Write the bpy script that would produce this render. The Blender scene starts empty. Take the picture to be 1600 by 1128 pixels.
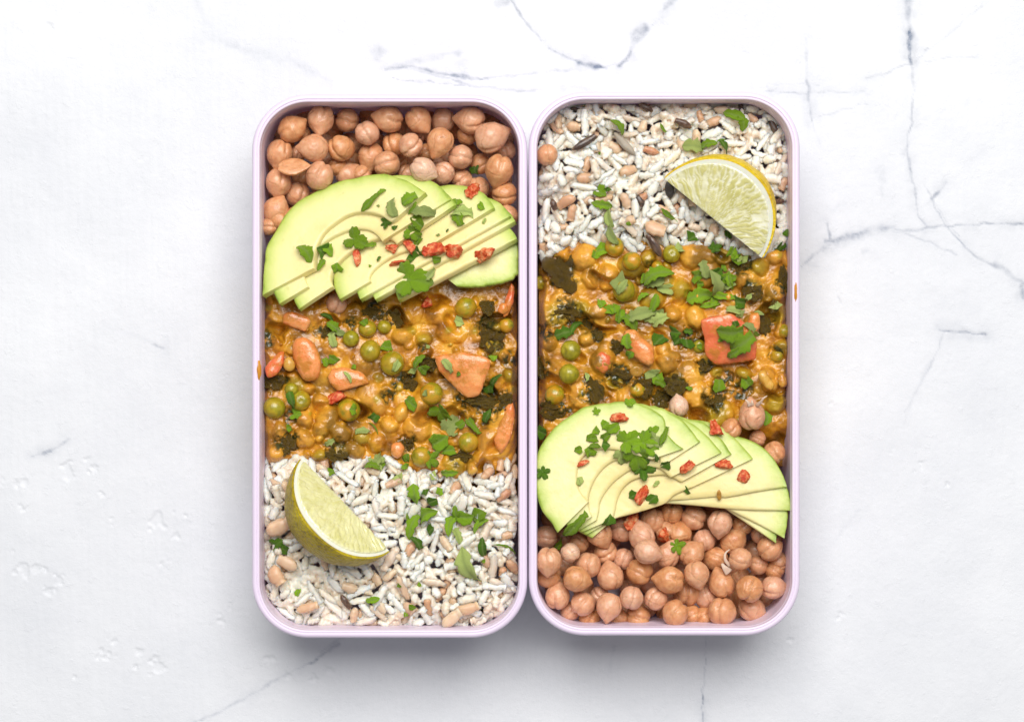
import bpy, bmesh, math, random
import numpy as np
from mathutils import Vector, Matrix, Euler

rnd = random.Random(7)
rng = np.random.default_rng(7)
SC = bpy.context.scene
COL = SC.collection
pi = math.pi

# ------------------------------------------------------------------ camera, world, lamps, exposure
HC, ZR = 0.85, 0.042                 # camera height, height of the box rims (metres)
S = 0.35 / 1600                      # metres per photo pixel at rim height
cam = bpy.data.cameras.new('camera')
cam.sensor_width = 36
cam.lens = 36 * (HC - ZR) / 0.35
cam.clip_start, cam.clip_end = 0.01, 20
camo = bpy.data.objects.new('camera', cam)
camo.location = (0, 0, HC)
COL.objects.link(camo)
SC.camera = camo

world = bpy.data.worlds.new('World')
SC.world = world
world.use_nodes = True
bg = world.node_tree.nodes['Background']
bg.inputs[0].default_value = (0.93, 0.96, 1.0, 1)
bg.inputs[1].default_value = 0.29


def area_lamp(name, loc, target, sx, sy, power, color):
    l = bpy.data.lights.new(name, 'AREA')
    l.shape = 'RECTANGLE'
    l.size, l.size_y = sx, sy
    l.energy = power
    l.color = color
    o = bpy.data.objects.new(name, l)
    o.location = loc
    o.rotation_euler = (Vector(target) - Vector(loc)).to_track_quat('-Z', 'Y').to_euler()
    COL.objects.link(o)


area_lamp('window_light', (0.08, 0.70, 1.48), (0, 0.0, 0.0), 1.25, 0.95, 36.0, (1.0, 0.985, 0.965))
SC.view_settings.view_transform = 'Standard'
SC.view_settings.look = 'None'
SC.view_settings.exposure = 0.0
SC.view_settings.gamma = 1.0
SC.cycles.max_bounces = 8
SC.cycles.diffuse_bounces = 4
SC.cycles.use_denoising = True


def P(px, py, z):
    """The point at height z seen at pixel px, py of the photograph."""
    k = (HC - z) / (HC - ZR) * S
    return np.array([(px - 800) * k, (564 - py) * k, z])


# ------------------------------------------------------------------ helpers
def tag(o, label=None, cat=None, group=None, kind=None):
    if label: o['label'] = label
    if cat: o['category'] = cat
    if group: o['group'] = group
    if kind: o['kind'] = kind
    return o


def link(name, data, parent=None):
    o = bpy.data.objects.new(name, data)
    COL.objects.link(o)
    if parent: o.parent = parent
    return o


def mesh(name, V, F, mat=None, smooth=True, attrs=None):
    V = np.asarray(V, dtype=np.float32)
    me = bpy.data.meshes.new(name)
    if isinstance(F, np.ndarray):
        n, k = F.shape
        me.vertices.add(len(V)); me.vertices.foreach_set('co', V.ravel())
        me.loops.add(n * k); me.loops.foreach_set('vertex_index', F.astype(np.int32).ravel())
        me.polygons.add(n); me.polygons.foreach_set('loop_start', np.arange(0, n * k, k, dtype=np.int32))
        me.update(calc_edges=True)
        me.validate()
    else:
        me.from_pydata(V.tolist(), [], F)
    me.polygons.foreach_set('use_smooth', np.full(len(me.polygons), smooth, dtype=bool))
    for k, a in (attrs or {}).items():
        at = me.attributes.new(k, 'FLOAT', 'POINT')
        at.data.foreach_set('value', np.asarray(a, dtype=np.float32))
    if mat: me.materials.append(mat)
    me.update()
    return me


def vnoise(x, y, z=0.0, seed=0):
    x, y, z = np.broadcast_arrays(np.asarray(x, float), np.asarray(y, float), np.asarray(z, float))
    xi, yi, zi = (np.floor(a).astype(np.int64) for a in (x, y, z))
    fx, fy, fz = x - xi, y - yi, z - zi
    q = lambda t: t * t * t * (t * (t * 6 - 15) + 10)
    fx, fy, fz = q(fx), q(fy), q(fz)

    def h(a, b, c):
        v = (a * 374761393 + b * 668265263 + c * 1440662683 + seed * 974711 + 12345) & 0x7fffffff
        v = ((v ^ (v >> 13)) * 1274126177) & 0x7fffffff
        v = ((v ^ (v >> 11)) * 668265263) & 0x7fffffff
        v = v ^ (v >> 15)
        return (v & 0xffff) / 32767.5 - 1
    r = 0
    for a, wa in ((0, 1 - fx), (1, fx)):
        for b, wb in ((0, 1 - fy), (1, fy)):
            for c, wc in ((0, 1 - fz), (1, fz)):
                r = r + h(xi + a, yi + b, zi + c) * wa * wb * wc
    return r


def fbm(x, y, z=0.0, seed=0, oct=4):
    r, a, f = 0, 1.0, 1.0
    for i in range(oct):
        r = r + a * vnoise(np.asarray(x) * f, np.asarray(y) * f, np.asarray(z) * f, seed + i * 17)
        a *= 0.5; f *= 2.03
    return r / 1.6


def sstep(a, b, x):
    t = np.clip((x - a) / (b - a), 0, 1)
    return t * t * (3 - 2 * t)


def grid_faces(nu, nv, closed_u=False):
    i = np.arange(nu if closed_u else nu - 1)[:, None]
    j = np.arange(nv - 1)[None, :]
    i2 = (i + 1) % nu
    a = i * nv + j; b = i2 * nv + j; c = i2 * nv + j + 1; d = i * nv + j + 1
    return np.stack([a, b, c, d], -1).reshape(-1, 4)


def thicken(V, F, loop, t, N=None):
    """A sheet V, F (top side) with border LOOP becomes a closed slab of thickness t along -N."""
    V = np.asarray(V, float); n = len(V)
    N = np.array([0, 0, 1.0]) if N is None else N
    F = [tuple(int(i) for i in f) for f in F]
    G = F + [tuple(i + n for i in reversed(f)) for f in F]
    L = len(loop)
    for k in range(L):
        a, b = loop[k], loop[(k + 1) % L]
        G.append((b, a, a + n, b + n))
    return np.vstack([V, V - N * t]), G


def resample(pts, n):
    pts = np.asarray(pts, float)
    # Catmull-Rom through the points, then even spacing
    p = np.vstack([2 * pts[0] - pts[1], pts, 2 * pts[-1] - pts[-2]])
    out = []
    for i in range(1, len(p) - 2):
        for t in np.linspace(0, 1, 12, endpoint=False):
            a, b, c, d = p[i - 1], p[i], p[i + 1], p[i + 2]
            out.append(0.5 * (2 * b + (c - a) * t + (2 * a - 5 * b + 4 * c - d) * t * t + (3 * b - a - 3 * c + d) * t ** 3))
    out.append(pts[-1])
    out = np.array(out)
    s = np.r_[0, np.cumsum(np.linalg.norm(np.diff(out, axis=0), axis=1))]
    q = np.linspace(0, s[-1], n)
    return np.stack([np.interp(q, s, out[:, k]) for k in range(out.shape[1])], 1)


def ico(sub):
    bm = bmesh.new()
    bmesh.ops.create_icosphere(bm, subdivisions=sub, radius=1)
    V = np.array([v.co[:] for v in bm.verts])
    F = np.array([[v.index for v in f.verts] for f in bm.faces])
    bm.free()
    return V, F


# ------------------------------------------------------------------ materials
class Mat:
    def __init__(s, name, rough=0.4, spec=0.5, sss=0.0, rad=(1, .5, .25), scale=0.002, coat=0.0, coat_rough=0.1):
        s.m = bpy.data.materials.new(name)
        s.m.use_nodes = True
        s.nt = s.m.node_tree
        s.b = s.nt.nodes['Principled BSDF']
        s.tc = s.nt.nodes.new('ShaderNodeTexCoord')
        s.oi = None
        i = s.b.inputs
        i['Roughness'].default_value = rough
        i['Specular IOR Level'].default_value = spec
        i['Subsurface Weight'].default_value = sss
        i['Subsurface Radius'].default_value = rad
        i['Subsurface Scale'].default_value = scale
        i['Coat Weight'].default_value = coat
        i['Coat Roughness'].default_value = coat_rough

    def n(s, t, **kw):
        x = s.nt.nodes.new(t)
        for k, v in kw.items(): setattr(x, k, v)
        return x

    def put(s, sock, v):
        if isinstance(v, bpy.types.NodeSocket): s.nt.links.new(v, sock)
        elif isinstance(v, (tuple, list)): sock.default_value = tuple(v) + ((1,) if len(v) == 3 and len(sock.default_value) == 4 else ())
        else: sock.default_value = v

    def rand(s):
        if s.oi is None: s.oi = s.n('ShaderNodeObjectInfo')
        return s.oi.outputs['Random']

    def noise(s, scale, detail=4, rough=0.55, stretch=None, vary=False):
        x = s.n('ShaderNodeTexNoise')
        x.inputs['Scale'].default_value = scale
        x.inputs['Detail'].default_value = detail
        x.inputs['Roughness'].default_value = rough
        c = s.tc.outputs['Object']
        if stretch:
            mp = s.n('ShaderNodeMapping'); mp.inputs['Scale'].default_value = stretch
            s.nt.links.new(c, mp.inputs['Vector']); c = mp.outputs[0]
        s.nt.links.new(c, x.inputs['Vector'])
        if vary:
            x.noise_dimensions = '4D'
            s.put(x.inputs['W'], s.math('MULTIPLY', s.rand(), 37.0))
        return x.outputs[0]

    def math(s, op, a, b=0.0, clamp=False):
        x = s.n('ShaderNodeMath', operation=op, use_clamp=clamp)
        s.put(x.inputs[0], a); s.put(x.inputs[1], b)
        return x.outputs[0]

    def ramp(s, fac, stops):
        x = s.n('ShaderNodeValToRGB')
        e = x.color_ramp.elements
        while len(e) < len(stops): e.new(0.5)
        for el, (p, c) in zip(e, stops):
            el.position = p
            el.color = tuple(c) + (1,) if isinstance(c, (tuple, list)) else (c, c, c, 1)
        s.put(x.inputs[0], fac)
        return x.outputs[0]

    def mix(s, f, a, b):
        x = s.n('ShaderNodeMix', data_type='RGBA')
        s.put(x.inputs[0], f); s.put(x.inputs[6], a); s.put(x.inputs[7], b)
        return x.outputs[2]

    def attr(s, name):
        return s.n('ShaderNodeAttribute', attribute_name=name).outputs['Fac']

    def color(s, c): s.put(s.b.inputs['Base Color'], c); return s

    def rough(s, v): s.put(s.b.inputs['Roughness'], v); return s

    def bump(s, *layers):
        prev = None
        for h, strength, dist in layers:
            x = s.n('ShaderNodeBump')
            x.inputs['Strength'].default_value = strength
            x.inputs['Distance'].default_value = dist
            s.put(x.inputs['Height'], h)
            if prev: s.nt.links.new(prev, x.inputs['Normal'])
            prev = x.outputs[0]
        s.nt.links.new(prev, s.b.inputs['Normal'])
        return s


def m_table():
    m = Mat('painted plaster', rough=0.55, spec=0.35)
    vein = m.attr('vein')
    grit = m.noise(420, 6, 0.7)
    streak = m.noise(60, 5, 0.6, (1, 9, 1))
    streak2 = m.noise(60, 5, 0.6, (9, 1, 1))
    base = m.ramp(m.noise(14, 6, 0.62), [(0.30, (0.635, 0.648, 0.68)), (0.7, (0.74, 0.748, 0.77))])
    base = m.mix(m.ramp(m.math('ADD', streak, streak2), [(0.85, 0.0), (1.35, 0.15)]), base, (0.70, 0.705, 0.73))
    base = m.mix(m.ramp(grit, [(0.58, 0.0), (0.78, 0.4)]), base, (0.60, 0.61, 0.64))
    broken = m.math('MULTIPLY', vein, m.ramp(m.noise(260, 5, 0.7), [(0.30, 0.35), (0.62, 1.2)]), True)
    tint = m.mix(m.noise(30, 2), (0.13, 0.18, 0.28), (0.19, 0.21, 0.26))
    m.color(m.mix(broken, base, tint))
    m.bump((m.ramp(m.noise(170, 5, 0.65), [(0.60, 0.0), (0.66, 1.0)]), 0.22, 0.0003), (grit, 0.40, 0.0005), (m.noise(1500, 3, 0.6), 0.25, 0.0002), (m.noise(900, 2, 0.5, (1, 0.12, 1)), 0.12, 0.0002))
    return m.m


def m_lilac():
    m = Mat('lilac plastic', rough=0.36, spec=0.45, sss=0.12, rad=(1, .8, 1), scale=0.002)
    m.color(m.mix(m.noise(60, 4), (0.74, 0.635, 0.77), (0.77, 0.665, 0.80)))
    m.rough(m.ramp(m.noise(300, 4), [(0.3, 0.30), (0.7, 0.42)]))
    m.bump((m.noise(2500, 2), 0.05, 0.0001))
    return m.m


def m_chickpea(name='cooked chickpea', pale=0.0):
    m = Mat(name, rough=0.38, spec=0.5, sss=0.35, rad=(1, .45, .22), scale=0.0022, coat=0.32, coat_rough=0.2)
    mott = m.noise(2.2, 5, 0.6, vary=True)
    c = m.ramp(mott, [(0.25, (0.50, 0.185, 0.066)), (0.5, (0.65, 0.30, 0.125)), (0.75, (0.76, 0.42, 0.21))])
    c2 = m.ramp(mott, [(0.25, (0.61, 0.285, 0.16)), (0.75, (0.79, 0.48, 0.32))])
    c = m.mix(m.ramp(m.rand(), [(0.2, 0.0), (0.9, 0.9)]), c, c2)
    if pale: c = m.mix(pale, c, (0.82, 0.60, 0.46))
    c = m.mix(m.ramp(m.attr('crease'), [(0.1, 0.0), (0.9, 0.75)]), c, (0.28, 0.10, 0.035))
    m.color(c)
    m.rough(m.ramp(m.noise(5, 3, vary=True), [(0.3, 0.28), (0.7, 0.50)]))
    m.bump((m.noise(5, 5, 0.6, vary=True), 0.45, 0.0006), (m.noise(30, 3), 0.12, 0.0002))
    return m.m


def m_avocado():
    m = Mat('avocado flesh', rough=0.42, spec=0.45, sss=0.30, rad=(1, .9, .4), scale=0.0055)
    t = m.attr('depth_mm')
    w = m.math('ADD', t, m.math('MULTIPLY', m.math('SUBTRACT', m.noise(180, 5, 0.6), 0.5), 3.4))
    fac = m.math('DIVIDE', w, 20.0)
    c = m.ramp(fac, [(0.0, (0.25, 0.36, 0.045)), (0.045, (0.43, 0.53, 0.10)), (0.13, (0.60, 0.65, 0.21)),
                     (0.27, (0.76, 0.73, 0.32)), (0.46, (0.83, 0.74, 0.35)), (1.0, (0.81, 0.655, 0.27))])
    c = m.mix(m.ramp(m.noise(90, 4, 0.6), [(0.56, 0.0), (0.72, 0.30)]), c, (0.60, 0.47, 0.16))
    c = m.mix(m.ramp(m.noise(350, 3, 0.5), [(0.66, 0.0), (0.78, 0.30)]), c, (0.42, 0.40, 0.10))
    m.color(c)
    m.bump((m.noise(200, 5, 0.6), 0.40, 0.0008), (m.noise(1000, 3, 0.6, (1, 0.25, 1)), 0.20, 0.0002))
    m.rough(m.ramp(m.noise(200, 3), [(0.3, 0.34), (0.7, 0.5)]))
    return m.m


def m_rice(name, stops, rough=0.42):
    m = Mat(name, rough=rough, spec=0.5, sss=0.95, rad=(1, .78, .58), scale=0.0038, coat=0.2, coat_rough=0.2)
    f = m.math('FRACT', m.math('ADD', m.rand(), m.attr('tint')))
    c = m.ramp(f, stops)
    c = m.mix(m.ramp(m.noise(1.6, 3, vary=True), [(0.46, 0.0), (0.8, 0.28)]), c, (0.66, 0.47, 0.32))
    m.color(c)
    m.bump((m.noise(7, 4, 0.6, (0.4, 1, 1), vary=True), 0.35, 0.0003))
    return m.m


def m_ricebed():
    m = Mat('sticky cooked rice', rough=0.36, spec=0.5, sss=0.9, rad=(1, .75, .55), scale=0.0034, coat=0.2, coat_rough=0.2)
    v = m.n('ShaderNodeTexVoronoi'); v.inputs['Scale'].default_value = 210
    m.nt.links.new(m.tc.outputs['Object'], v.inputs['Vector'])
    c = m.ramp(v.outputs['Color'], RICE_STOPS)
    c = m.mix(m.ramp(m.noise(120, 4), [(0.42, 0.0), (0.66, 0.75)]), c, (0.66, 0.48, 0.33))
    m.color(c)
    m.bump((m.noise(700, 4, 0.6), 0.35, 0.0003))
    return m.m


RICE_STOPS = [(0.0, (0.64, 0.44, 0.30)), (0.05, (0.74, 0.60, 0.47)), (0.16, (0.82, 0.74, 0.61)), (0.55, (0.87, 0.81, 0.70)), (0.90, (0.83, 0.76, 0.67)), (0.96, (0.76, 0.64, 0.54)), (1.0, (0.66, 0.46, 0.32))]
BARLEY_STOPS = [(0.0, (0.55, 0.30, 0.17)), (0.4, (0.64, 0.41, 0.25)), (0.75, (0.72, 0.54, 0.38)), (1.0, (0.50, 0.24, 0.13))]
WILD_STOPS = [(0.0, (0.035, 0.022, 0.018)), (0.6, (0.06, 0.035, 0.025)), (1.0, (0.10, 0.05, 0.03))]


def m_curry():
    m = Mat('curry sauce', rough=0.30, spec=0.5, sss=0.18, rad=(1, .45, .12), scale=0.0018, coat=0.25, coat_rough=0.12)
    n1 = m.noise(130, 5, 0.6)
    c = m.ramp(n1, [(0.30, (0.20, 0.068, 0.004)), (0.43, (0.44, 0.170, 0.008)), (0.55, (0.64, 0.290, 0.015)), (0.72, (0.76, 0.43, 0.048))])
    c = m.mix(m.math('MULTIPLY', m.attr('peach'), m.ramp(m.noise(220, 3), [(0.35, 0.3), (0.65, 1.0)])), c, (0.76, 0.38, 0.055))
    c = m.mix(m.attr('olive'), c, (0.40, 0.28, 0.018))
    c = m.mix(m.ramp(m.noise(75, 4, 0.6), [(0.49, 0.0), (0.64, 0.72)]), c, (0.15, 0.075, 0.006))
    green = m.math('MULTIPLY', m.attr('leafy'), m.ramp(m.noise(330, 5, 0.65), [(0.42, 0.0), (0.54, 1.0)]), True)
    c = m.mix(green, c, (0.040, 0.042, 0.009))
    speck = m.ramp(m.noise(900, 2, 0.5), [(0.70, 0.0), (0.76, 0.7)])
    c = m.mix(speck, c, (0.08, 0.035, 0.008))
    m.color(c)
    m.rough(m.ramp(m.noise(400, 4, 0.6), [(0.3, 0.20), (0.7, 0.42)]))
    m.bump((m.noise(330, 5, 0.6), 0.42, 0.0010), (m.noise(1300, 3, 0.5), 0.16, 0.0003))
    return m.m


def m_pea():
    m = Mat('cooked pea', rough=0.28, spec=0.5, sss=0.2, rad=(.7, .8, .2), scale=0.002, coat=0.3, coat_rough=0.1)
    c = m.ramp(m.noise(1.8, 4, 0.55, vary=True), [(0.3, (0.19, 0.165, 0.006)), (0.55, (0.34, 0.29, 0.012)), (0.8, (0.52, 0.41, 0.025))])
    c = m.mix(m.math('MULTIPLY', m.ramp(m.rand(), [(0.2, 0.0), (1.0, 0.8)]), m.ramp(m.noise(1.2, 3, vary=True), [(0.40, 0.0), (0.56, 1.0)])), c, (0.62, 0.27, 0.015))
    m.color(c)
    m.bump((m.noise(6, 4, 0.6, vary=True), 0.35, 0.0004))
    return m.m


def m_veg(name, a, b, c3):
    m = Mat(name, rough=0.26, spec=0.5, sss=0.3, rad=(1, .35, .12), scale=0.003, coat=0.5, coat_rough=0.1)
    c = m.ramp(m.noise(150, 5, 0.6), [(0.3, a), (0.52, b), (0.75, c3)])
    c = m.mix(m.ramp(m.noise(190, 4, 0.6), [(0.50, 0.0), (0.60, 0.75)]), c, (0.52, 0.20, 0.015))
    m.color(c)
    m.bump((m.noise(420, 5, 0.6), 0.7, 0.0008), (m.noise(1800, 3), 0.25, 0.0002))
    return m.m


def m_leaf(name, dark, mid, lite, rough=0.27, sauce=0.0, trans=0.3):
    m = Mat(name, rough=rough, spec=0.6)
    c = m.ramp(m.noise(260, 4, 0.6), [(0.3, dark), (0.5, mid), (0.72, lite)])
    h = m.n('ShaderNodeHueSaturation')
    m.put(h.inputs['Color'], c)
    m.put(h.inputs['Value'], m.math('ADD', 0.95, m.math('MULTIPLY', m.rand(), 0.65)))
    c = h.outputs[0]
    if not sauce:
        c = m.mix(m.math('MULTIPLY', m.attr('rib'), 0.55), c, (0.40, 0.52, 0.16))
    else:
        c = m.mix(m.ramp(m.noise(300, 4, 0.6), [(0.47, 0.0), (0.60, sauce)]), c, (0.40, 0.20, 0.015))
    m.color(c)
    m.bump((m.noise(450, 4, 0.6), 0.8, 0.0008))
    if trans:
        tr = m.n('ShaderNodeBsdfTranslucent'); m.put(tr.inputs[0], c)
        mx = m.n('ShaderNodeMixShader'); mx.inputs[0].default_value = trans
        m.nt.links.new(m.b.outputs[0], mx.inputs[1]); m.nt.links.new(tr.outputs[0], mx.inputs[2])
        m.nt.links.new(mx.outputs[0], m.nt.nodes['Material Output'].inputs[0])
    return m.m


def m_chilli():
    m = Mat('dried chilli', rough=0.42, spec=0.45, sss=0.2, rad=(1, .2, .1), scale=0.0015)
    c = m.ramp(m.noise(2.0, 5, 0.65, vary=True), [(0.36, (0.45, 0.028, 0.006)), (0.48, (0.62, 0.085, 0.02)), (0.57, (0.74, 0.25, 0.09)), (0.70, (0.82, 0.50, 0.27))])
    m.color(c)
    m.bump((m.noise(8, 5, 0.7, vary=True), 0.6, 0.0005))
    return m.m


def m_rind(name, a, b, c3, spots):
    m = Mat(name, rough=0.36, spec=0.5, sss=0.1, rad=(1, .8, .2), scale=0.001)
    c = m.ramp(m.noise(70, 5, 0.6), [(0.3, a), (0.55, b), (0.75, c3)])
    c = m.mix(m.ramp(m.noise(480, 6, 0.8), [(0.50, 0.0), (0.62, spots)]), c, (0.10, 0.060, 0.006))
    m.color(c)
    v = m.n('ShaderNodeTexVoronoi'); v.inputs['Scale'].default_value = 900
    m.nt.links.new(m.tc.outputs['Object'], v.inputs['Vector'])
    m.bump((v.outputs['Distance'], 0.6, 0.0006), (m.noise(260, 5), 0.45, 0.0008))
    return m.m


def m_pulp(name, a, b, vein):
    m = Mat(name, rough=0.22, spec=0.5, sss=0.45, rad=(1, 1, .5), scale=0.004, coat=0.3, coat_rough=0.1)
    c = m.ramp(m.noise(220, 4, 0.6), [(0.3, a), (0.7, b)])
    c = m.mix(m.attr('vein'), c, vein)
    m.color(c)
    m.bump((m.noise(900, 4, 0.6), 0.22, 0.0003))
    return m.m


def m_plain(name, col, rough=0.5, sss=0.2, scale=0.002, bump=500, var=0.12):
    m = Mat(name, rough=rough, sss=sss, scale=scale)
    lo = tuple(x * (1 - var) for x in col)
    m.color(m.mix(m.noise(bump * 0.5, 4), lo, col))
    m.bump((m.noise(bump, 4), 0.35, 0.0004))
    return m.m


MT = dict(
    table=m_table(), lilac=m_lilac(), chickpea=m_chickpea(), pale=m_chickpea('pale chickpea', 0.55), avocado=m_avocado(),
    rice=m_rice('cooked rice', RICE_STOPS), barley=m_rice('cooked barley', BARLEY_STOPS), wild=m_rice('wild rice', WILD_STOPS, 0.3),
    ricebed=m_ricebed(), curry=m_curry(), pea=m_pea(), chilli=m_chilli(),
    carrot=m_veg('peach carrot', (0.72, 0.20, 0.04), (0.82, 0.31, 0.09), (0.85, 0.43, 0.16)),
    redcarrot=m_veg('red carrot', (0.64, 0.105, 0.028), (0.76, 0.17, 0.055), (0.80, 0.28, 0.10)),
    corn=m_veg('yellow bean', (0.50, 0.25, 0.03), (0.62, 0.34, 0.05), (0.68, 0.42, 0.09)),
    herb=m_leaf('chopped herb', (0.12, 0.26, 0.008), (0.27, 0.47, 0.018), (0.50, 0.66, 0.08)),
    darkherb=m_leaf('dark herb', (0.045, 0.12, 0.007), (0.10, 0.23, 0.012), (0.20, 0.37, 0.032), 0.34),
    paleherb=m_leaf('pale herb', (0.38, 0.50, 0.08), (0.54, 0.64, 0.19), (0.70, 0.76, 0.40)),
    spinach=m_leaf('cooked spinach', (0.010, 0.014, 0.004), (0.026, 0.030, 0.007), (0.070, 0.066, 0.012), 0.16, 0.8, 0.0),
    limerind=m_rind('lime rind', (0.30, 0.22, 0.004), (0.46, 0.35, 0.007), (0.60, 0.47, 0.014), 0.55),
    lemonrind=m_rind('lemon rind', (0.68, 0.42, 0.012), (0.80, 0.56, 0.020), (0.84, 0.62, 0.04), 0.08),
    pith=m_plain('citrus pith', (0.86, 0.83, 0.68), 0.5, 0.3),
    limepulp=m_pulp('lime pulp', (0.62, 0.59, 0.22), (0.78, 0.75, 0.40), (0.90, 0.88, 0.64)),
    lemonpulp=m_pulp('lemon pulp', (0.56, 0.52, 0.17), (0.70, 0.65, 0.29), (0.93, 0.91, 0.72)),
    skin=m_plain('chickpea skin', (0.76, 0.55, 0.42), 0.35, 0.3),
    smear=m_plain('curry smear', (0.62, 0.26, 0.02), 0.4, 0.2),
    husk=m_plain('grain husk', (0.42, 0.36, 0.28), 0.5, 0.2),
    seed=m_plain('dark seed', (0.05, 0.042, 0.035), 0.3, 0.0, bump=900, var=0.5),
)

# ------------------------------------------------------------------ labels
ORD = 'first second third fourth fifth sixth seventh eighth ninth tenth eleventh twelfth thirteenth fourteenth fifteenth sixteenth seventeenth eighteenth nineteenth twentieth twenty-first twenty-second twenty-third twenty-fourth twenty-fifth twenty-sixth'.split()
USED = set()
LM = {'L': [('the lime wedge', 535, 800), ('the big carrot wedge', 735, 572), ('the tall peach carrot', 478, 562), ('the pink carrot slab', 545, 588),
            ('the hollow of the avocado', 560, 375), ('the topmost avocado tip', 660, 298), ('the two peas side by side', 575, 512), ('the lowest avocado slice', 770, 425),
            ('the large herb leaf on the curry', 695, 655), ('the forked herb sprig', 655, 800), ('the trailing herb leaf', 735, 870), ('the left wall', 412, 640), ('the right wall', 806, 640),
            ('the bottom rim', 610, 985), ('the top rim', 610, 155), ('the bottom left corner', 440, 950), ('the bottom right corner', 785, 950), ('the orange carrot stub', 460, 500)],
      'R': [('the lemon wedge', 1135, 315), ('the big red carrot block', 1140, 532), ('the curved carrot piece', 1000, 545), ('the crinkled spinach leaf', 880, 428),
            ('the large cilantro leaf', 995, 700), ('the hollow of the avocado', 925, 760), ('the lowest avocado slice', 1195, 835), ('the chickpea with a sprout', 1174, 648),
            ('the top rim', 1040, 155), ('the left wall', 845, 560), ('the right wall', 1235, 560), ('the bottom rim', 1040, 985), ('the top left corner', 870, 190), ('the top right corner', 1205, 190),
            ('the two peas by the left wall', 888, 565), ('the pea under a torn leaf', 973, 450), ('the chilli seed', 994, 580)]}


def label_by(desc, px, py, box):
    side = 'left box' if box == 'L' else 'right box'
    c = sorted(LM[box], key=lambda l: (l[1] - px) ** 2 + (l[2] - py) ** 2)
    opts = []
    for k, (nm, x, y) in enumerate(c[:8]):
        dx, dy = px - x, py - y
        v = 'above' if dy < 0 else 'below'
        h = 'left of' if dx < 0 else 'right of'
        if math.hypot(dx, dy) < 14: r = 'on'
        elif abs(dx) > 2.2 * abs(dy): r = h
        elif abs(dy) > 2.2 * abs(dx): r = v
        else: r = v + ' and ' + h
        near = '' if math.hypot(dx, dy) > 55 else ('just ' if r != 'on' else '')
        opts.append(f'{desc} {near}{r} {nm}, {side}')
    for o in opts:
        if o not in USED and len(o.replace(',', '').split()) <= 16:
            USED.add(o); return o
    for k in range(3):
        for j in range(k + 1, 6):
            o = f'{desc} between {c[k][0]} and {c[j][0]}'
            if o not in USED and len(o.split()) <= 16:
                USED.add(o); return o
    USED.add(opts[0])
    return opts[0]


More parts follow.
